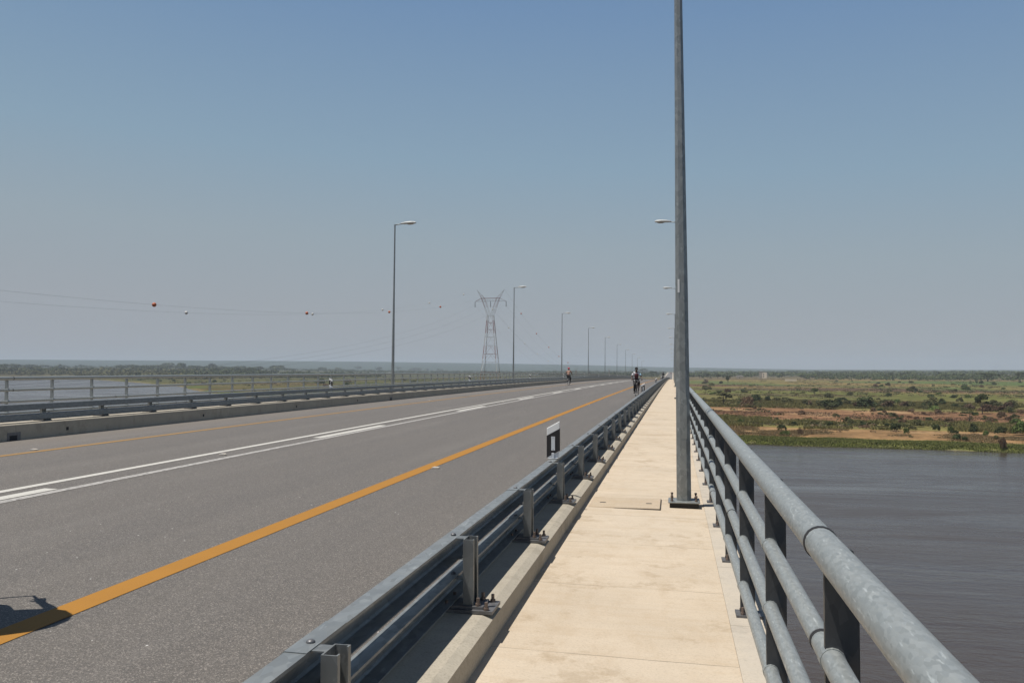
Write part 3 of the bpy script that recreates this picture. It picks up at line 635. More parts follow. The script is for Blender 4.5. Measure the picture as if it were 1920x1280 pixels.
for a in [
    (1357, 759, 30, 24, 'tree', 'olive', 'loose brownish tree with visible trunks just right of the handrail', GT),
    (1388, 759, 13, 9, 'bush', 'dark', 'low dark bush beside the loose brownish tree near the handrail', GB),
    (1403, 752, 15, 11, 'bush', 'olive', 'olive bush left of the round dark bush in the hedge line', GB),
    (1419, 754, 20, 16, 'bush', 'dark', 'round dark green bush in the bushy line left of centre of the plain', GB, 1),
    (1439, 752, 15, 11, 'bush', 'dark', 'small dark bush right of the round dark bush in the hedge line', GB, 2),
    (1457, 752, 14, 8, 'bush', 'olive', 'low olive bush between two dark bushes in the hedge line', GB),
    (1477, 755, 22, 12, 'bush', 'olive', 'wide olive bush with dark top in the middle of the hedge line', GB, 1),
    (1512, 760, 24, 13, 'bush', 'olive', 'broad olive bush left of the big dark bush', GB, 2),
    (1540, 764, 18, 14, 'bush', 'olive', 'green bush touching the left side of the big dark bush', GB),
    (1556, 768, 28, 20, 'bush', 'dark', 'big dark green bush at the edge of the bare brown field', GB, 0),
    (1573, 764, 16, 19, 'bush', 'dark', 'upright dark bush right behind the big dark bush', GB, 1),
    (1592, 759, 18, 10, 'bush', 'olive', 'low olive bush right of the upright dark bush', GB),
    (1527, 741, 15, 13, 'tree', 'green', 'light green small tree standing alone in the green field', GT),
    (1415, 767, 8, 5, 'bush', 'russet', 'small brown bush on the bare field below the hedge line', GB),
    (1425, 765, 6, 5, 'bush', 'dark', 'tiny dark bush on the bare field next to a brown one', GB),
    (1467, 808, 18, 14, 'reed', 'dark', 'dark spiky shrub standing alone on the sandy strip', GB),
    (1488, 797, 12, 9, 'reed', 'dark', 'dark shrub above the spiky shrub of the sandy strip', GB),
    (1531, 796, 8, 6, 'bush', 'dark', 'small dark bush at the edge of the green strip', GB),
    (1555, 798, 13, 10, 'bush', 'dark', 'mid sized dark shrub at the edge of the green strip', GB, 1),
    (1593, 798, 9, 7, 'bush', 'dark', 'small dark bush right of the mid sized shrub on the green strip', GB, 2),
    (1503, 780, 15, 12, 'bush', 'russet', 'reddish dry bush in the bare brown field', GB),
    (1501, 815, 12, 13, 'reed', 'dry', 'dry brown shrub on the sandy strip right of the spiky dark one', GB),
    (1397, 791, 8, 5, 'bush', 'dark', 'small dark bush in the green strip near the handrail', GB),
    (1312, 709, 9, 7, 'tree', 'dark', 'leftmost of three round trees on the pale clearing by the pole', GT),
    (1327, 710, 11, 10, 'tree', 'dark', 'middle of three round trees on the pale clearing by the pole', GT, 1),
    (1346, 710, 11, 9, 'tree', 'dark', 'rightmost of three round trees on the pale clearing by the pole', GT),
    (1365, 721, 9, 17, 'tree', 'dark', 'tall narrow tree standing in the field left of the ruined building', GT, 1),
    (1450, 707, 7, 10, 'tree', 'dark', 'dark tree directly right of the ruined pale building', GT),
    (1543, 706, 13, 9, 'tree', 'dark', 'round tree in the tree line right of the low white wall', GT, 1),
    (1560, 707, 11, 8, 'bush', 'dark', 'low dark bush right of the round tree in the tree line', GB),
    (1590, 708, 13, 9, 'bush', 'dark', 'wide dark bush at the foot of the tree line', GB, 1),
    (1624, 765, 38, 24, 'bush', 'dark', 'largest dark green bush, at the centre of the plain', GB, 2),
    (1660, 763, 30, 17, 'bush', 'olive', 'broad green bush right of the largest dark bush', GB, 0),
    (1693, 763, 14, 13, 'bush', 'dry', 'brownish dry bush between green bushes in the hedge line', GB, 1),
    (1708, 763, 16, 15, 'bush', 'olive', 'upright olive bush beside the brownish dry bush', GB, 1),
    (1731, 762, 9, 8, 'bush', 'dark', 'first of three small dark bushes in a row', GB),
    (1743, 761, 9, 8, 'bush', 'dark', 'middle of three small dark bushes in a row', GB, 1),
    (1755, 762, 9, 8, 'bush', 'dark', 'last of three small dark bushes in a row', GB, 2),
    (1745, 747, 12, 9, 'bush', 'dark', 'dark bush on the green field behind the row of three', GB, 0),
    (1787, 747, 14, 8, 'bush', 'dark', 'dark bush on the green field left of the tall dark tree', GB, 1),
    (1799, 755, 13, 13, 'bush', 'olive', 'olive bush behind and left of the tall dark tree', GB, 1),
    (1792, 763, 15, 8, 'bush', 'dark', 'low dark bush left of the tall dark tree', GB, 2),
    (1815, 763, 12, 9, 'bush', 'dark', 'small dark bush touching the left of the tall dark tree', GB),
    (1842, 776, 25, 37, 'tree', 'dark', 'tall dark tree at the right side of the plain', GT),
    (1867, 764, 26, 18, 'bush', 'olive', 'rounded olive bush right of the tall dark tree', GB, 1),
    (1896, 764, 26, 18, 'bush', 'olive', 'broad olive bush near the right edge of the picture', GB, 2),
    (1896, 774, 10, 10, 'bush', 'dark', 'dark bush below the broad olive bush at the right edge', GB, 0),
    (1818, 789, 32, 18, 'spread', 'dark', 'spreading flat topped tree with bare stems on the brown field', GT),
    (1680, 808, 19, 18, 'bush', 'dark', 'dark leafy bush at the end of the sandy strip', GB),
    (1700, 815, 12, 15, 'reed', 'green', 'upright green shrub right of the dark leafy bush', GB),
    (1663, 800, 9, 9, 'bush', 'dark', 'small upright dark bush left of the dark leafy bush', GB, 1),
    (1618, 797, 15, 10, 'bush', 'dark', 'low dark bush on the green strip below the largest bush', GB, 2),
    (1756, 808, 14, 15, 'bush', 'dark', 'dark bush in the middle of the scrub near the bank', GB, 1),
    (1782, 812, 12, 15, 'reed', 'green', 'green shrub right of the dark bush in the scrub', GB),
    (1793, 824, 15, 13, 'bush', 'dark', 'dark bush close to the river bank', GB, 0),
    (1809, 825, 11, 9, 'bush', 'dark', 'low dark bush beside another close to the river bank', GB, 1),
    (1827, 812, 20, 21, 'bush', 'dark', 'bushy dark shrub with reddish side above the river bank', GB, 2),
    (1848, 817, 10, 12, 'bush', 'green', 'small fresh green bush right of the bushy dark shrub', GB, 0),
    (1875, 814, 20, 17, 'bush', 'dark', 'dark bush left of the big leafy bush at the right edge', GB, 1),
    (1912, 815, 28, 30, 'bush', 'green', 'big leafy green bush cut by the right edge of the picture', GB, 0),
    (1880, 835, 15, 24, 'reed', 'russet', 'reddish dry shrub just above the river bank at the right', GB),
    (1868, 824, 8, 10, 'bush', 'olive', 'small olive bush left of the reddish dry shrub', GB, 0),
    (1709, 719, 10, 6, 'bush', 'dark', 'single dark oval bush far out on the green field', GB, 0),
    (1618, 709, 15, 9, 'tree', 'dark', 'far round tree at the left end of the distant tree line', GT, 0),
    (1650, 706, 9, 8, 'tree', 'dark', 'small far tree between two larger ones in the tree line', GT, 1),
    (1669, 711, 11, 12, 'tree', 'dark', 'upright far tree before the long flat topped one', GT, 0),
    (1708, 708, 24, 11, 'tree', 'dark', 'long flat topped tree in the far tree line', GT, 1),
    (1774, 712, 16, 11, 'tree', 'dark', 'far dark tree in the middle of the right tree line', GT, 0),
    (1808, 713, 7, 6, 'bush', 'dark', 'tiny far bush right of the far dark tree', GB, 0),
    (1831, 721, 6, 8, 'tree', 'dark', 'tiny lone tree on the far field', GT, 1),
    (1852, 715, 38, 16, 'tree', 'dark', 'widest dark tree mass in the far tree line at the right', GT, 0),
    (1875, 712, 14, 11, 'tree', 'dark', 'far tree right of the widest tree mass', GT, 1),
    (1913, 714, 16, 16, 'tree', 'dark', 'far tree at the right edge of the picture', GT, 0),
    (314, 700, 24, 12, 'bush', 'dark', 'left one of two big round bushes beyond the left river bank', GB, 0),
    (337, 702, 22, 12, 'bush', 'dark', 'right one of two big round bushes beyond the left river bank', GB, 1),
    (399, 701, 24, 12, 'bush', 'dark', 'round dark bush alone right of the two big ones on the left plain', GB, 2),
    (519, 701, 28, 11, 'bush', 'dark', 'broad dark bush above the left railing', GB, 0),
    (602, 699, 20, 8, 'bush', 'dark', 'dark bush above the railing left of the first left lamp post', GB, 1),
    (634, 699, 18, 8, 'bush', 'dark', 'dark bush above the railing beside the delineator', GB, 2),
    (671, 697, 15, 8, 'tree', 'dark', 'small tree left of the first left lamp post', GT, 0),
    (710, 698, 16, 9, 'tree', 'dark', 'small dark tree just left of the first left lamp post', GT, 1),
    (747, 697, 13, 8, 'tree', 'dark', 'small dark tree just right of the first left lamp post', GT, 0),
    (777, 697, 26, 8, 'bush', 'dark', 'wide dark bush between the first lamp post and the pylon', GB, 0),
    (799, 697, 10, 6, 'bush', 'dark', 'small bush between the first lamp post and the pylon', GB, 1),
    (825, 697, 18, 7, 'bush', 'dark', 'dark bush left of the pylon legs', GB, 2),
    (600, 721, 17, 14, 'bush', 'dark', 'round bush seen through the railing beside the delineator', GB, 0),
    (593, 710, 14, 9, 'bush', 'olive', 'olive bush seen through the railing above the round bush', GB, 1),
    (613, 709, 14, 8, 'bush', 'olive', 'olive bush seen through the railing left of the delineator', GB, 2),
    (652, 718, 14, 9, 'bush', 'dry', 'dry bush seen through the railing right of the delineator', GB, 0),
    (300, 716, 6, 5, 'bush', 'dark', 'leftmost small dark bush on the sandy left bank', GB, 0),
    (326, 715, 6, 5, 'bush', 'dark', 'second small dark bush on the sandy left bank', GB, 1),
    (402, 717, 9, 6, 'bush', 'dark', 'small dark bush on the brown grass of the left plain', GB, 2),
    (1207, 700, 18, 9, 'tree', 'dark', 'round tree on the plain beyond the approaching cyclist', GT, 0),
    (1222, 706, 16, 12, 'bush', 'dark', 'dark bush right of the approaching cyclist in the distance', GB, 1)]:
    at(*a)
# the many small look-alike bushes of the plain
n = 0
while n < 190:
    u = random.uniform(1310, 1960); v = 702 + 150 * random.random() ** 1.1
    x, y, k = wpos(u, v); d = float(shore_d(np.array([x]), np.array([y]))[0])
    if d < 12 or (v < 722 and (abs(u - 1482) < 18 or abs(u - 1431) < 13)): continue
    if random.random() > .12 and fbm(np.array([x]), np.array([y]), 55 + d * .12, 123, 3)[0] < .53: continue
    w = random.uniform(1.2, 3.8) + (d > 170) * random.uniform(.5, 4.5); col = random.choice(['dark', 'olive', 'olive', 'olive', 'green', 'dry', 'russet']) if d < 800 else 'dark'
    kd = 'reed' if random.random() < .4 and d < 200 else 'bush'
    lab = {'dark': 'small dark green bush dotting the plain beyond the river', 'olive': 'small olive bush dotting the plain beyond the river', 'green': 'small fresh green bush dotting the plain beyond the river', 'dry': 'small dry brown bush dotting the plain beyond the river', 'russet': 'small reddish bush dotting the plain beyond the river'}[col]
    plant(kd, col, x, y, w, w * random.uniform(.45, .85), lab, 'bush', 'small %s bushes scattered over the plain' % col, random.randrange(3)); n += 1
n = 0
while n < 90:
    u = random.uniform(300, 1230); v = 699 + 45 * random.random() ** 1.6
    x, y, k = wpos(u, v); d = float(shore_d(np.array([x]), np.array([y]))[0])
    if d < 15 or y > 4000: continue
    w = random.uniform(2.5, 8); col = random.choice(['dark', 'olive', 'olive', 'dry'])
    plant('bush', col, x, y, w, w * random.uniform(.45, .8), 'small %s bush on the left plain seen through the far railing' % {'dark': 'dark', 'olive': 'olive', 'dry': 'dry brown'}[col], 'bush', 'small %s bushes on the left plain' % col, random.randrange(3)); n += 1
# far woodland as one mass
def mass(name, pts, mat, size, leaves, label=None, cat=None, lz=.62):
    allv = []; r = rng
    for (x, y, z, w, h) in pts:
        lob = np.array([(r.uniform(-.25, .25), r.uniform(-.25, .25), r.uniform(.3, lz), .32, .32, .33) for _ in range(3)])
        m = leaves; pk = r.integers(0, 3, m); v = r.normal(size=(m, 3)); v /= np.linalg.norm(v, axis=1)[:, None]; v[:, 2] = np.abs(v[:, 2]) * .9 - .1
        p = (lob[pk, :3] + v * lob[pk, 3:]) * [w, w, h] + [x, y, z]
        a = np.cross(v + r.normal(size=(m, 3)) * .5, r.normal(size=(m, 3))); a /= np.linalg.norm(a, axis=1)[:, None]; b = np.cross(a, v); s = (h * size * r.uniform(.6, 1.4, m))[:, None]
        allv.append(np.stack([p - a * s, p + b * s, p + a * s, p - b * s], 1).reshape(-1, 3))
    V = np.concatenate(allv); nq = len(V) // 4; me = bpy.data.meshes.new(name); me.vertices.add(len(V)); me.vertices.foreach_set('co', V.astype(np.float32).ravel())
    me.loops.add(nq * 4); me.loops.foreach_set('vertex_index', np.arange(nq * 4, dtype=np.int32)); me.polygons.add(nq); me.polygons.foreach_set('loop_start', np.arange(0, nq * 4, 4, dtype=np.int32)); me.update(calc_edges=True)
    me.materials.append(mat); at_ = me.attributes.new('leaf', 'FLOAT', 'POINT'); at_.data.foreach_set('value', np.repeat(r.uniform(0, 1, nq) ** 2, 4).astype(np.float32))
    return tag(link(name, me), label, cat, None, 'stuff')
def scatter(n, a0, a1, r0, r1, hmin, hmax, clump=.48, dmin=25):
    out = []
    while len(out) < n:
        a = np.radians(rng.uniform(a0, a1, 4000)); r = r0 * (r1 / r0) ** rng.uniform(0, 1, 4000); x = r * np.sin(a); y = r * np.cos(a)
        dd = shore_d(x, y); f = fbm(x, y, 420, 99, 4); h = rng.uniform(hmin, hmax, 4000) * (.7 + .6 * vnoise(x, y, 500, 8)); z = gheight(x, y)
        aa = np.degrees(np.arctan2(x, y)); blk = ((np.abs(aa - 5.85) < .5) | (np.abs(aa - 7.6) < .55) | (np.abs(aa - 4.35) < .35)) & (np.hypot(x, y) < 2100)
        ok = ~blk & (dd > dmin) & (f > clump) & ~((np.abs(x + 7.3) < 30))
        for i in np.nonzero(ok)[0][:n - len(out)]: out.append((x[i], y[i], z[i] - .3, h[i] * rng.uniform(1.1, 2.2), h[i]))
    return out
mass('woodland', scatter(2600, 1.5, 36, 1750, 5200, 7, 15, .44) + scatter(420, 1.5, 36, 1450, 1900, 5, 10, .55), LEAF['dark'], .16, 44, 'hazy belt of trees along the horizon right of the lamp post', 'woodland')
mass('woodland', scatter(1900, -47, -28, 1560, 4600, 8, 16, .46) + scatter(2300, -32, 1.5, 1600, 5600, 6, 13, .50), LEAF['dark'], .16, 42, 'hazy belt of trees and scrub under the hills on the left', 'woodland')
sc_ = []
for i in range(1300):
    a = math.radians(rng.uniform(-46.5, -31)); r = rng.uniform(1500, 2500); x, y = r * math.sin(a), r * math.cos(a)
    if shore_d(np.array([x]), np.array([y]))[0] > 20: sc_.append((x, y, gz(x, y) - .3, rng.uniform(9, 20), rng.uniform(6, 13)))
mass('scrub', sc_, LEAF['olive'], .16, 40, 'brownish scrub on the far left river bank', 'scrub')
# rough tussocks breaking up the open fields
def tuss(n, u0, u1, v0, v1, clump, hs):
    out = []
    while len(out) < n:
        u = random.uniform(u0, u1); v = v0 + (v1 - v0) * random.random() ** 1.3; x, y, k = wpos(u, v); xa = np.array([x]); ya = np.array([y])
        dq = shore_d(xa, ya)[0]
        if dq < 20 or (x > 0 and (dq < 55 or 88 < dq < 190) and random.random() > .10): continue
        if fbm(xa, ya, 110, 222, 4)[0] < clump: continue
        h = random.uniform(.4, 1.5) * hs; out.append((x, y, gz(x, y) - .15 * h, h * random.uniform(2, 7), h))
    return out
mass('tussocks', tuss(950, 1300, 1950, 706, 800, .50, 1.2), LEAF['olive'], .22, 26, 'olive tussocks and low scrub across the right plain', 'scrub', .4)
mass('tussocks', tuss(900, 1300, 1950, 706, 810, .54, 1.0), LEAF['dry'], .22, 26, 'dry brown tussocks across the right plain', 'scrub', .4)
mass('tussocks', tuss(300, 1300, 1950, 703, 780, .52, 1.5), LEAF['dark'], .2, 30, 'dark low scrub across the right plain', 'scrub', .4)
mass('tussocks', tuss(900, 200, 1240, 699, 750, .48, 1.8), LEAF['olive'], .2, 26, 'olive tussocks across the left plain', 'scrub', .4)
mass('tussocks', tuss(500, 200, 1240, 698, 735, .50, 2.4), LEAF['dark'], .2, 28, 'dark low scrub across the left plain', 'scrub', .4)
# grass and reeds of the right bank
def grass(name, n, smin, smax, h0, h1, mat, label, thr=0.0, a0=-3, a1=24, r1=520, seedn=5):
    V = []; m = 0
    while m < n:
        a = np.radians(rng.uniform(a0, a1, 20000)); r = np.sqrt(rng.uniform(195 ** 2, r1 ** 2, 20000)); x = r * np.sin(a); y = r * np.cos(a); d = shore_d(x, y)
        dn = d + (fbm(x, y, 28, 31, 4) - .5) * 14
        ok = (dn > smin) & (dn < smax) & (fbm(x, y, 16, seedn, 3) > thr); x = x[ok][:n - m]; y = y[ok][:n - m]; z = gheight(x, y) - .05; k = len(x); m += k
        for b in range(4):
            t = rng.uniform(0, 2 * PI, k); h = rng.uniform(h0, h1, k); w = .10 + .10 * h; ox = rng.normal(0, .25, k); oy = rng.normal(0, .25, k); lx = rng.normal(0, .3, k) * h; ly = rng.normal(0, .3, k) * h
            p0 = np.stack([x + ox - w * np.cos(t), y + oy - w * np.sin(t), z], 1); p1 = np.stack([x + ox + w * np.cos(t), y + oy + w * np.sin(t), z], 1); p2 = np.stack([x + ox + lx, y + oy + ly, z + h], 1)
            V.append(np.stack([p0, p1, p2], 1).reshape(-1, 3))
    V = np.concatenate(V); nt = len(V) // 3; me = bpy.data.meshes.new(name); me.vertices.add(len(V)); me.vertices.foreach_set('co', V.astype(np.float32).ravel())
    me.loops.add(nt * 3); me.loops.foreach_set('vertex_index', np.arange(nt * 3, dtype=np.int32)); me.polygons.add(nt); me.polygons.foreach_set('loop_start', np.arange(0, nt * 3, 3, dtype=np.int32)); me.update(calc_edges=True); me.materials.append(mat)
    at_ = me.attributes.new('leaf', 'FLOAT', 'POINT'); at_.data.foreach_set('value', np.repeat(rng.uniform(0, 1, nt), 3).astype(np.float32))
    return tag(link(name, me), label, 'grass', None, 'stuff')
def m_grass(name, c1, c2, c3):
    t = NT(name); at = t.n('ShaderNodeAttribute'); at.attribute_name = 'leaf'; a = t.mix(t.ramp(t.noise(.12, None, 4), [(.35, 0), (.65, 1)]), c1, c2); t.col(t.mix(t.math('MULTIPLY', at.outputs['Fac'], .6), a, c3)); return t.set(.85, 0, .1)
grass('bank_grass', 22000, .2, 11, .12, .5, m_grass('bank_green', (.125, .155, .038), (.165, .18, .052), (.22, .20, .09)), 'bright green grass fringe along the water on the right bank')
grass('dry_grass', 12000, 12, 54, .1, .5, m_grass('dry_tan', (.22, .155, .09), (.28, .20, .12), (.16, .15, .06)), 'thin dry grass on the sandy strip behind the bank', .50)
grass('reed_grass', 18000, 50, 95, .3, 1.2, m_grass('olive_reed', (.15, .15, .05), (.19, .17, .06), (.24, .21, .09)), 'olive reeds and tall grass behind the sandy strip', .40)
grass('burnt_grass', 9000, 90, 190, .1, .4, m_grass('burnt_brown', (.14, .085, .06), (.18, .115, .08), (.11, .075, .06)), 'short burnt brown grass of the bare field', .50)
grass('field_grass', 22000, 180, 330, .3, 1.1, m_grass('field_olive', (.12, .125, .04), (.165, .14, .055), (.20, .17, .075)), 'tall olive grass around the bushes of the plain', .42)

# ---------------------------------------------------------------- pylons and power lines
def pylon(x, y, zb, H, label, full=True):
    o = (x, y, zb); root = empty('power_pylon', o, label=label, cat='pylon', group='lattice power pylons' if not full else None)
    t = NT('banded_steel'); z = t.sep(t.co)[2]; b_ = t.math('GREATER_THAN', t.math('FRACT', t.math('DIVIDE', z, 18.0)), .5)
    t.col(t.mix(b_, (.46, .46, .44), (.22, .07, .045))); mat = t.set(.6, .2)
    def bar(mb, a, b, r): mb.tube([a, b], r * .72, 4)
    k = H / 77.0; W0 = 7.6 * k * 1.05; W1 = 2.1 * k; zw = 58.5 * k       # base half width, waist half width, waist height
    wd = lambda z: W0 + (W1 - W0) * (z / zw) ** .78
    corners = [(-1, -1), (1, -1), (1, 1), (-1, 1)]; levels = [0, 9, 18, 25, 31, 37, 43, 48.5, 53.5, 58.5]
    for sx, sy in corners:
        mb = MB(); pts = [(sx * wd(z * k), sy * wd(z * k), z * k) for z in levels]; mb.tube(pts, .20 * max(k, .5), 4); link('leg', mb.mesh('leg', mat), root)
    mb = MB()
    for i in range(len(levels) - 1):
        z0, z1 = levels[i] * k, levels[i + 1] * k; w0, w1 = wd(z0), wd(z1)
        for q in range(4):
            a, b = corners[q], corners[(q + 1) % 4]; A0 = (a[0] * w0, a[1] * w0, z0); B0 = (b[0] * w0, b[1] * w0, z0); A1 = (a[0] * w1, a[1] * w1, z1); B1 = (b[0] * w1, b[1] * w1, z1)
            mid = tuple((p + q_) / 2 for p, q_ in zip(A1, B1))
            bar(mb, A1, B1, .12 * max(k, .5)); bar(mb, A0, mid, .10 * max(k, .5)); bar(mb, B0, mid, .10 * max(k, .5))
    link('bracing', mb.mesh('bracing', mat), root)
    zc = 71.0 * k; wc = 6.6 * k; zp = H
    for sx in (-1, 1):                       # the two arms of the Y window and the earth wire peaks
        mb = MB()
        for sy in (-1, 1):
            bar(mb, (sx * W1, sy * W1, zw), (sx * wc, sy * 1.2 * k, zc), .17 * max(k, .5)); bar(mb, (sx * .3, sy * W1, zw + .5), (sx * (wc - 2.2 * k), sy * 1.2 * k, zc), .13 * max(k, .5))
            bar(mb, (sx * wc, sy * 1.2 * k, zc), (sx * 10.0 * k, 0, zp), .12 * max(k, .5)); bar(mb, (sx * (wc - 2.2 * k), sy * 1.2 * k, zc), (sx * 10.0 * k, 0, zp), .10 * max(k, .5))
        for j in range(6):
            f = j / 6.0; f2 = (j + 1) / 6.0
            a = (sx * (W1 + (wc - W1) * f), -W1 + (W1 - 1.2 * k) * f, zw + (zc - zw) * f); b = (sx * (.3 + (wc - 2.2 * k - .3) * f2), -W1 + (W1 - 1.2 * k) * f2, zw + .5 + (zc - zw - .5) * f2); bar(mb, a, b, .08 * max(k, .5))
        link('upper_arm', mb.mesh('upper_arm', mat), root)
    mb = MB(); zl = zc - 2.2 * k
    for sy in (-1.2, 1.2):
        bar(mb, (-wc - .4, sy * k, zc), (wc + .4, sy * k, zc), .15 * max(k, .5)); bar(mb, (-11.2 * k, 0, zl), (11.2 * k, 0, zl), .13 * max(k, .5))
        for sx in (-1, 1): bar(mb, (sx * wc, sy * k, zc), (sx * 11.2 * k, 0, zl), .12 * max(k, .5))
    for j in range(13): xx = (-wc + 2 * wc * j / 12); bar(mb, (xx, 0, zl), (xx + (wc / 12 if j < 12 else 0), -1.2 * k, zc), .07 * max(k, .5))
    link('crossarm', mb.mesh('crossarm', mat), root)
    if full:
        for xx in (-11.2, 0, 11.2):
            link('insulator', MB().tube([(xx, 0, zl - .1), (xx, 0, zl - 3.6)], .20, 8).ball((xx, 0, zl - 3.7), .38, .38, .25, 8, 6).mesh('insulator', M['plate']), root)
    return root
PX, PY, PZ = -126.0, 568.0, -18.0
pylon(PX, PY, PZ, 75.5, 'tall red and white lattice power pylon standing left of the bridge')
pylon(-129, 1118, -17.5, 23, 'small distant lattice pylon behind the cyclist in the red cap', False)
pylon(-118, 1560, -17.2, 23, 'tiny distant lattice pylon right of the cyclist in the red cap', False)
WIRE = plain('wire_steel', (.10, .10, .105), .5, .4)
BALLR = plain('orange_red_ball', (.50, .12, .035), .55); BALLW = plain('white_ball', (.62, .60, .54), .55)
def fit(pts, near_w=1):
    Y = np.array([p[0] for p in pts], float); Z = np.array([p[1] for p in pts], float); return np.polyfit(Y - 568, Z, 2)
def wire(x, pts, y0, y1, label, r=.014, group='power lines beside the bridge', n=60):
    c = fit(pts); f = lambda y: float(np.polyval(c, y - 568)); ys = np.linspace(y0, y1, n); o = (x, y0, f(y0))
    w = MB().tube([(0, y - y0, f(y) - o[2]) for y in ys], r, 5); tag(link('power_line', w.mesh('power_line', WIRE), None, o), label, 'power line', group); return f
E1 = (PX + 10.0, PX - 10.0)
fo = wire(E1[0], [(169, 16.3), (249, 19.7), (328, 25.4), (405, 33.3), (568, 57.3)], -300, 568, 'earth wire with orange balls running from the pylon over the river towards the left')
fw_ = wire(E1[1], [(213, 17.7), (297, 22.8), (375, 29.8), (452, 39.2), (531, 51.5), (568, 57.3)], -300, 568, 'earth wire with white balls running from the pylon over the river towards the left')
fo2 = wire(E1[0], [(568, 57.3), (633, 45.3), (707, 33), (779, 23), (838, 14.7), (925, 9.4), (1118, 5)], 568, 1118, 'earth wire with reddish balls sagging beyond the pylon', .03)
fw2 = wire(E1[1], [(568, 57.3), (635, 45.2), (684, 36.8), (761, 25.5), (835, 16.9), (909, 11), (1118, 5)], 568, 1118, 'earth wire with white balls sagging beyond the pylon', .03)
CP = [(245, 3.65), (293, 7.5), (269, 5.7), (326, 10.2), (358, 14.2), (390, 18.5), (568, 47.0), (136, -1.4)]
for i, nm in enumerate(('left', 'middle', 'right')):
    xx = PX + (-11.2, 0, 11.2)[i]
    wire(xx, CP, -300, 568, 'conductor sagging low over the river from the %s insulator of the tall pylon' % nm, .019)
    wire(xx, [(568, 47.0), (700, 24), (840, 8), (1000, 0), (1118, 1)], 568, 1118, 'conductor running away beyond the tall pylon from its %s insulator' % nm, .020)
def mball(x, y, z, mat, r, label, g):
    tag(link('marker_ball', MB().ball((0, 0, 0), r, r, r, 20, 14).mesh('marker_ball', mat, True), None, (x, y, z)), label, 'marker ball', g)
gr_ = 'red and white marker balls on the power lines'
for k, y in enumerate((169, 249, 328, 405)): mball(E1[0], y, fo(y), BALLR, .50, ('largest and leftmost orange marker ball on the power line', 'orange marker ball next to a white one left of the first lamp post', 'orange marker ball beside the shaft of the nearest left lamp post', 'orange marker ball between the nearest left lamp post and the pylon')[k], gr_)
for k, y in enumerate((213, 297, 375, 452, 531)): mball(E1[1], y, fw_(y), BALLW, .46, ('leftmost white marker ball, right of the largest orange one', 'white marker ball touching an orange one left of the first lamp post', 'white marker ball just left of the nearest left lamp post', 'white marker ball high between the lamp post and the pylon', 'white marker ball closest to the left tip of the pylon')[k], gr_)
for k, y in enumerate((633, 707, 779, 850, 925)): mball(E1[0], y, fo2(y), BALLR, .55, '%s dark red marker ball on the wire descending right of the pylon' % ('first', 'second', 'third', 'fourth', 'fifth')[k], gr_)
for k, y in enumerate((620, 684, 761, 835, 909)): mball(E1[1], y, fw2(y), BALLW, .55, '%s white marker ball on the wire descending right of the pylon' % ('first', 'second', 'third', 'fourth', 'fifth')[k], gr_)

# ---------------------------------------------------------------- buildings far across the plain
WALLP = plain('pale_render', (.66, .56, .44), .9, 0, .2, .3); WALLG = plain('grey_render', (.36, .31, .26), .9, 0, .2, .3); ROOFM = plain('tin_roof', (.42, .38, .35), .6, .2, .2, .5); OPEN = plain('dark_opening', (.03, .028, .026), .9)
def place(u, v, z=-17.2): x, y, k = wpos(u, v, z); return x, y, k / 1550
x, y, s = place(1431, 709); w = 14.5 * s; h = 12.5 * s; g0 = gz(x, y) - .2
b = empty('ruined_building', (x, y, g0), -.25, label='pale tall ruined building with broken roofline on the far plain', cat='building')
lw = w * .42
link('wall', MB().box(-w / 2, -w / 2 + lw, -3, 6, 0, h).mesh('wall', WALLG), b)
link('wall', MB().prism([(-w / 2 + lw + .01, 0), (w / 2, 0), (w / 2, h * .72), (w / 2 - 1.4, h * .86), (-w / 2 + lw + 2, h * .86), (-w / 2 + lw + .01, h * .80)], -4, 5).mesh('wall', WALLP), b)
link('roof', MB().box(-w / 2 + .2, w / 2 - 1.5, -3.6, 5.4, h + .01, h + .9).mesh('roof', ROOFM), b)
for i in range(3):
    for j in range(2): link('window', MB().box(-w / 2 + 1.2 + (i % 2) * 2.6 + (i == 2) * 7, -w / 2 + 2.4 + (i % 2) * 2.6 + (i == 2) * 8, -4.06 if i == 2 else -3.06, -4.01 if i == 2 else -3.01, 2.5 + j * 4.5, 4.6 + j * 4.5).mesh('window', OPEN), b)
x, y, s = place(1482.5, 714.5); g0 = gz(x, y) - .2; w = 21 * s
b = empty('long_wall', (x, y, g0), -.1, label='long low cream wall standing in the green field', cat='wall'); link('wall', MB().box(-w / 2, w / 2, -.3, .3, 0, 4.6 * s).mesh('wall', plain('cream_wall', (.72, .60, .45), .9, 0, .12, .4)), b)
link('coping', MB().box(-w / 2 - .1, w / 2 + .1, -.4, .4, 4.6 * s + .003, 4.6 * s + .25).mesh('coping', WALLP), b)
def house(u, v, wp, hp, label, mat=WALLP):
    x, y, s = place(u, v); g0 = gz(x, y) - .2; w = wp * s; h = hp * s; b = empty('house', (x, y, g0), random.uniform(-.4, .4), label=label, cat='house', group='small houses near the horizon')
    link('wall', MB().box(-w / 2, w / 2, -w * .35, w * .35, 0, h * .62).mesh('wall', mat), b)
    link('roof', MB().prism([(-w / 2 - .4, h * .62 + .005), (w / 2 + .4, h * .62 + .005), (w / 2 - w * .12, h), (-w / 2 + w * .12, h)], -w * .4, w * .4).mesh('roof', ROOFM), b)
    link('door', MB().box(-.6, .6, -w * .35 - .06, -w * .35 - .01, 0, min(2.2, h * .5)).mesh('door', OPEN), b)
house(1387, 709, 13, 5.5, 'small pale house left of the ruined building')
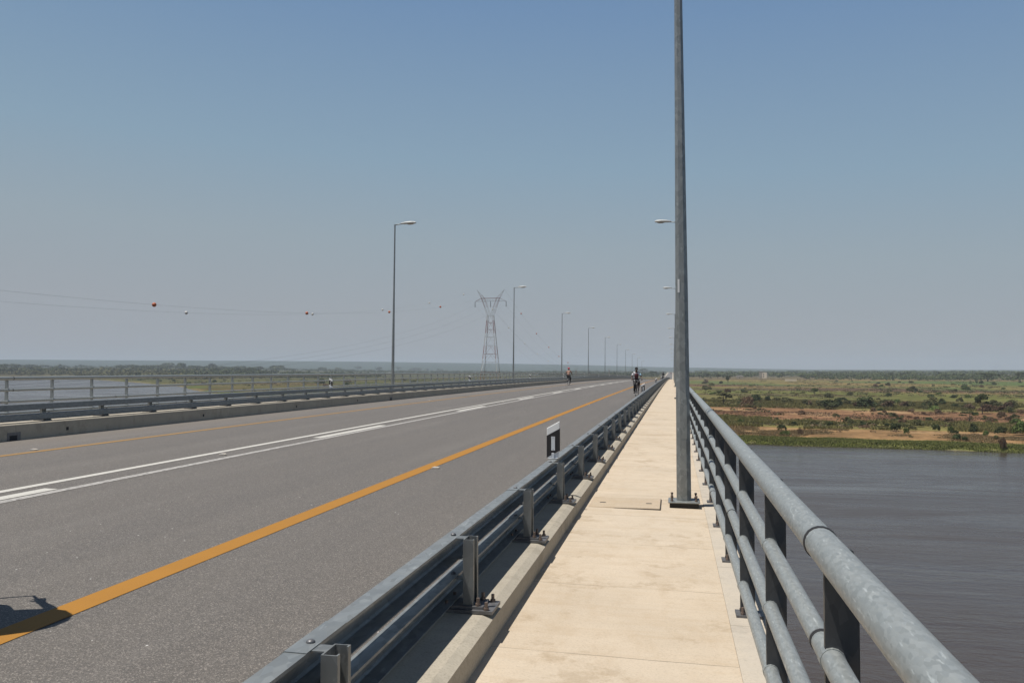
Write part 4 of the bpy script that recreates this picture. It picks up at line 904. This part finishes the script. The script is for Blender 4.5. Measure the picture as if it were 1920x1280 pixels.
for k, (u, v) in enumerate(((1612, 708), (1598, 702.5), (1770, 702), (1785, 701.5), (1890, 703), (1835, 704), (1720, 702.5))):
    house(u, v, 5, 3.2, 'tiny pale house among the far trees, %s' % ('left of the long flat topped tree', 'left of the far round tree', 'above the far dark tree', 'right of the far dark tree', 'close to the right edge of the picture', 'just left of the widest tree mass', 'right of the long flat topped tree')[k], WALLP)
# truck far down the approach road
x, y = -7.3 + 2.5, 1950.0; p = P(x, y, .02)
tk = empty('truck', p, label='tiny reddish truck far down the road beside the foreground lamp pole', cat='truck')
RED = plain('red_truck_paint', (.35, .09, .06), .5); TY = M['rubber']
bevel(link('cargo_box', MB().box(-1.25, 1.25, .3, 7.2, 1.1, 3.7).mesh('cargo_box', plain('faded_tarp', (.34, .20, .16), .8)), tk), .05)
bevel(link('cab', MB().box(-1.2, 1.2, -2.0, .2, .7, 3.0).mesh('cab', RED), tk), .12); link('windscreen', MB().box(-1.05, 1.05, -2.03, -2.005, 1.8, 2.75).mesh('windscreen', OPEN), tk)
link('chassis', MB().box(-.6, .6, -1.6, 7.0, .65, 1.09).mesh('chassis', TY), tk)
for sx in (-1, 1):
    for wy in (-1.1, 4.6, 5.8): link('wheel', MB().tube([(sx * .85, wy, .5), (sx * 1.15, wy, .5)], .5, 16).mesh('wheel', TY), tk)

# ---------------------------------------------------------------- bicycles and riders (local +Y is forward)
def ring(mb, c, R, r, n=28, m=6):
    vs = []; fs = []
    for i in range(n):
        a = 2 * PI * i / n
        for j in range(m):
            b = 2 * PI * j / m; q = R + r * math.cos(b); vs.append((c[0] + r * math.sin(b), c[1] + q * math.cos(a), c[2] + q * math.sin(a)))
    for i in range(n):
        for j in range(m): fs.append((i * m + j, ((i + 1) % n) * m + j, ((i + 1) % n) * m + (j + 1) % m, i * m + (j + 1) % m))
    return mb.add(vs, fs)
SPK = plain('spoke_steel', (.45, .45, .45), .35, .7); CHR = plain('dull_chrome', (.4, .4, .4), .35, .8)
def bicycle(loc, rz, label, paint, rack=True):
    b = empty('bicycle', loc, rz, label=label, cat='bicycle', group='bicycles ridden on the bridge')
    fr = MB(); R = .335; bb = (0, -.04, .29); st = (0, -.17, .80); hd = (0, .38, .86); hb = (0, .41, .70); rx = (0, -.53, R); fx = (0, .58, R)
    for a, c, r in ((bb, st, .016), (st, hd, .015), (bb, hb, .018), (hd, hb, .019)): fr.tube([a, c], r, 8)
    for sx in (-.05, .05): fr.tube([bb, (sx, rx[1], R)], .009, 6); fr.tube([st, (sx, rx[1], R)], .009, 6)
    link('frame', fr.mesh('frame', paint, True), b)
    fk = MB()
    for sx in (-.055, .055): fk.tube([(sx * .6, .42, .68), (sx, .46, .55), (sx, fx[1], R)], .011, 6)
    fk.tube([(-.04, .42, .69), (.04, .42, .69)], .015, 6); link('fork', fk.mesh('fork', paint, True), b)
    for yy in (rx[1], fx[1]):
        w = link('wheel', MB().tube([(-.04, yy, R), (.04, yy, R)], .022, 8).mesh('wheel', CHR), b)
        link('tyre', ring(MB(), (0, yy, R), R - .018, .020).mesh('tyre', M['rubber'], True), w)
        sp = MB()
        for k in range(18): a = 2 * PI * k / 18; sp.tube([((-1) ** k * .025, yy, R), (0, yy + (R - .04) * math.cos(a), R + (R - .04) * math.sin(a))], .0016, 3, False)
        link('spokes', sp.mesh('spokes', SPK), w); link('rim', ring(MB(), (0, yy, R), R - .042, .010, 28, 5).mesh('rim', SPK, True), w)
    link('handlebar', MB().tube([(-.29, .30, .985), (-.27, .42, .985), (-.12, .45, .97), (.12, .45, .97), (.27, .42, .985), (.29, .30, .985)], .012, 8).tube([(0, .375, .85), (0, .44, .97)], .013, 8).mesh('handlebar', CHR, True), b)
    for sx in (-1, 1): link('grip', MB().tube([(sx * .29, .31, .985), (sx * .30, .20, .975)], .018, 8).mesh('grip', M['rubber'], True), b)
    link('saddle', MB().tube([(0, -.18, .79), (0, -.20, .90)], .012, 8).ball((0, -.20, .925), .085, .13, .03, 12, 6).mesh('saddle', M['rubber'], True), b)
    cr = MB().tube([(-.09, bb[1], .29), (.09, bb[1], .29)], .012, 6).tube([(.09, bb[1], .29), (.09, .10, .20)], .010, 6).tube([(-.09, bb[1], .29), (-.09, -.18, .38)], .010, 6); ring(cr, (.06, bb[1], .29), .085, .006, 20, 4)
    link('crank', cr.mesh('crank', CHR), b)
    link('pedal', MB().box(.095, .19, .06, .14, .185, .21).mesh('pedal', M['rubber']), b); link('pedal', MB().box(-.19, -.095, -.22, -.14, .37, .395).mesh('pedal', M['rubber']), b)
    if rack: link('rack', MB().box(-.07, .07, -.72, -.30, .70, .715).tube([(-.06, -.55, .70), (-.06, -.53, .36)], .007, 6).tube([(.06, -.55, .70), (.06, -.53, .36)], .007, 6).mesh('rack', M['plate']), b)
    for yy in (rx[1], fx[1]):
        md = MB(); vs = []; fs = []
        for i in range(11):
            a = math.radians((60 if yy < 0 else 20) + i * 11.5); 
            for xx in (-.028, .028): vs.append((xx, yy + (R + .025) * math.cos(a), R + (R + .025) * math.sin(a)))
        link('mudguard', md.add(vs, [(2 * i, 2 * i + 1, 2 * i + 3, 2 * i + 2) for i in range(10)]).mesh('mudguard', paint, True), b)
    return b
def skin(name, verts, edges, mat, parent, lvl=2, root=0):
    me = bpy.data.meshes.new(name); me.from_pydata([v[:3] for v in verts], edges, []); me.materials.append(mat); o = link(name, me, parent)
    m = o.modifiers.new('skin', 'SKIN'); m.use_smooth_shade = True
    if not me.skin_vertices: 
        bpy.context.view_layer.objects.active = o
    sv = me.skin_vertices[0].data if me.skin_vertices else None
    if sv:
        for i, v in enumerate(verts):
            r = v[3]; sv[i].radius = (r, v[4] if len(v) > 4 else r); sv[i].use_root = i == root
    s = o.modifiers.new('sub', 'SUBSURF'); s.levels = lvl; s.render_levels = lvl; return o
SKIN = plain('dark_skin', (.075, .042, .028), .55)
def rider(loc, rz, label, shirt, trousers, headgear, hg_mat, sleeves=None, front=None, bulk_shadow=False):
    p = empty('person', loc, rz, label=label, cat='person', group='cyclists crossing the bridge')
    V = []; Ed = []
    def v(x, y, z, r, r2=None, to=None):
        V.append((x, y, z, r, r2 or r)); 
        if to is not None: Ed.append((to, len(V) - 1))
        return len(V) - 1
    pel = v(0, -.18, .98, .13, .11); wa = v(0, -.15, 1.10, .12, .095, pel); ch = v(0, -.06, 1.30, .145, .11, wa); nk0 = v(0, .0, 1.44, .085, .08, ch); nk = v(0, .03, 1.50, .052, .052, nk0); hd = v(0, .055, 1.58, .075, .085, nk); h2 = v(0, .06, 1.66, .082, .095, hd); h3 = v(0, .05, 1.72, .05, .06, h2)
    nose = v(0, .165, 1.605, .014, .014, hd)
    joints = {}
    for s_ in (-1, 1):
        foot = (.14, .10, .245) if s_ > 0 else (.14, -.18, .43); knee = (.13, .22, .72) if s_ > 0 else (.13, .17, .86)
        hp = v(s_ * .09, -.14, .95, .095, .095, pel); kn = v(s_ * knee[0], knee[1], knee[2], .062, .062, hp); cf = v(s_ * .135, (knee[1] * .6 + foot[1] * .4), knee[2] * .6 + foot[2] * .4, .056, .056, kn); an = v(s_ * foot[0], foot[1] - .05, foot[2] + .05, .038, .038, cf); to = v(s_ * foot[0], foot[1] + .10, foot[2] + .0, .034, .028, an)
        sh = v(s_ * .17, .0, 1.41, .062, .062, nk0); el = v(s_ * .30, .04, 1.17, .042, .042, sh); wr = v(s_ * .295, .20, 1.04, .028, .028, el); pa = v(s_ * .295, .27, 1.03, .030, .020, wr)
        for f in range(4):
            fx_ = s_ * (.262 + .020 * f); L_ = (.030, .034, .033, .027)[f]; a = v(fx_, .30, 1.025, .009, .009, pa); b_ = v(fx_, .30 + L_, 1.008, .008, .008, a); v(fx_, .30 + L_ * .7, .975, .007, .007, b_)
        th_ = v(s_ * .255, .27, 1.015, .010, .010, pa); v(s_ * .245, .30, .985, .008, .008, th_)
        joints[s_] = dict(hp=hp, kn=kn, cf=cf, an=an, sh=sh, el=el, wr=wr)
    skin('body', V, Ed, SKIN, p)
    def cloth(name, ids, extra, mat, edges):
        m_ = {}; vs = []
        for i in ids: m_[i] = len(vs); q = V[i]; vs.append((q[0], q[1], q[2], q[3] + extra, q[4] + extra))
        return skin(name, vs, [(m_[a], m_[b]) for a, b in edges], mat, p)
    J = joints
    cloth('shirt', [pel, wa, ch, nk0, J[-1]['sh'], J[1]['sh']], .022, shirt, [(pel, wa), (wa, ch), (ch, nk0), (nk0, J[-1]['sh']), (nk0, J[1]['sh'])])
    for s_ in (-1, 1):
        q = V[J[s_]['sh']]; e = V[J[s_]['el']]; f_ = lambda t: tuple(q[i] * (1 - t) + e[i] * t for i in range(3))
        skin('sleeve', [(*f_(.0), .072, .072), (*f_(.4), .066, .066), (*f_(.78), .060, .060)], [(0, 1), (1, 2)], (sleeves or {}).get(s_, shirt), p, 1)
    cloth('trousers', [pel] + [J[s_][k_] for s_ in (-1, 1) for k_ in ('hp', 'kn', 'cf', 'an')], .020, trousers, [(pel, J[-1]['hp']), (pel, J[1]['hp'])] + [(J[s_][a], J[s_][b]) for s_ in (-1, 1) for a, b in (('hp', 'kn'), ('kn', 'cf'), ('cf', 'an'))])
    if front: skin('vest', [(0, -.02, 1.05, .11, .10), (0, .05, 1.28, .145, .125), (0, .06, 1.42, .11, .10)], [(0, 1), (1, 2)], front, p)
    for s_ in (-1, 1):
        link('eye', MB().ball((s_ * .032, .143, 1.645), .011, .006, .009, 8, 6).mesh('eye', M['white_plastic'], True), p)
        link('ear', MB().ball((s_ * .088, .05, 1.63), .010, .020, .030, 8, 6).mesh('ear', SKIN, True), p)
        foot = (.14, .10, .245) if s_ > 0 else (.14, -.18, .43)
        link('shoe', MB().ball((s_ * foot[0], foot[1] + .03, foot[2] - .005), .045, .12, .042, 12, 8).mesh('shoe', M['rubber'], True), p)
    link('mouth', MB().ball((0, .150, 1.565), .024, .006, .005, 8, 5).mesh('mouth', plain('lips', (.12, .05, .04), .5), True), p)
    if bulk_shadow: link('shadow_bulk', MB().ball((0, -.13, 1.34), .33, .28, .40, 14, 10).mesh('shadow_bulk', trousers, True), p)  # invented bulk, out of view, added to fatten the rider's cast shadow
    mb = MB()
    if headgear == 'cap': mb.ball((0, .045, 1.695), .104, .118, .082, 16, 10).ball((0, .15, 1.70), .07, .07, .012, 12, 6)
    else: mb.ball((0, .040, 1.690), .100, .112, .080, 16, 10)
    link(headgear, mb.mesh(headgear, hg_mat, True), p); return p
cl = lambda n_, c: plain(n_, c, .85, 0, .2, 9)
def ride(x, y, rz, bl, pl, paint, shirt, trousers, hg, hgm, sleeves=None, front=None, bulk_shadow=False):
    loc = P(x, y, .004); bicycle(loc, rz, bl, paint); rider(loc, rz, pl, shirt, trousers, hg, hgm, sleeves, front, bulk_shadow)
BLK = cl('black_cloth', (.025, .022, .024)); HAIR = cl('black_hair', (.012, .010, .010))
ride(-2.18, 50.6, PI + .16, 'black bicycle ridden towards the camera near the right guardrail', 'person in white and light blue shirt with dark red vest cycling towards the camera', plain('black_frame_paint', (.03, .02, .02), .4),
     cl('white_shirt', (.62, .62, .64)), BLK, 'hair', HAIR, {-1: cl('light_blue_cloth', (.42, .66, .78)), 1: cl('white_sleeve', (.66, .64, .66))}, cl('dark_red_vest', (.09, .022, .026)))
ride(-10.35, 83.2, .0, 'dark bicycle ridden away along the left kerb', 'person in red cap and tan shirt cycling away along the left kerb', plain('dark_frame_paint', (.035, .035, .04), .4),
     cl('tan_shirt', (.34, .20, .15)), BLK, 'cap', cl('red_cap', (.62, .03, .05)))
ride(-1.95, 168, PI, 'far black bicycle beside the near guardrail at the crest', 'distant person in black cycling beside the near guardrail at the crest', plain('far_frame_paint', (.03, .03, .03), .4), BLK, BLK, 'hair', HAIR)
ride(-4.50, 4.34, math.radians(43), 'bicycle just outside the left edge whose rider throws the shadow on the orange line', 'person cycling just outside the left edge, throwing a shadow on the orange line', plain('blue_frame_paint', (.04, .06, .12), .4), cl('grey_shirt', (.3, .3, .3)), BLK, 'hair', HAIR, bulk_shadow=True)

# ---------------------------------------------------------------- smoke and haze
def smoke(u, v0, du, dist, h, dens, colr, label):
    x, y, k = wpos(u, 700); q = dist / math.hypot(x, y); x *= q; y *= q; z0 = gz(x, y)
    pts = []; rs = []
    for i in range(13):
        f = i / 12; pts.append((math.cos(.18) * du * f ** 1.3 + 6 * math.sin(5 * f), 0, h * f)); rs.append((5 + 24 * f + 4 * math.sin(9 * f)) * (1 - f ** 6) + .5)
    m = bpy.data.materials.new('smoke'); m.use_nodes = True; n_ = m.node_tree; n_.nodes.remove(n_.nodes['Principled BSDF']); p_ = n_.nodes.new('ShaderNodeVolumePrincipled')
    p_.inputs['Color'].default_value = (*colr, 1); p_.inputs['Density'].default_value = dens; n_.links.new(p_.outputs[0], n_.nodes['Material Output'].inputs['Volume'])
    tag(link('smoke', MB().tube(pts, rs, 14).mesh('smoke', m, True), None, (x, y, z0)), label, 'smoke', None, 'stuff')
smoke(1868, 690, 34, 1880, 150, .0006, (.32, .31, .32), 'faint dark smoke plume at the far right of the horizon')
t = bpy.data.materials.new('haze'); t.use_nodes = True; nt = t.node_tree; nt.nodes.remove(nt.nodes['Principled BSDF'])
pv = nt.nodes.new('ShaderNodeVolumePrincipled'); pv.inputs['Color'].default_value = (.68, .76, .86, 1); pv.inputs['Density'].default_value = HAZE_D; pv.inputs['Anisotropy'].default_value = 0.0
nt.links.new(pv.outputs[0], nt.nodes['Material Output'].inputs['Volume'])
tag(link('haze', MB().box(-14800, 14800, -14800, 14800, -26, 175).mesh('haze', t)), kind='stuff')
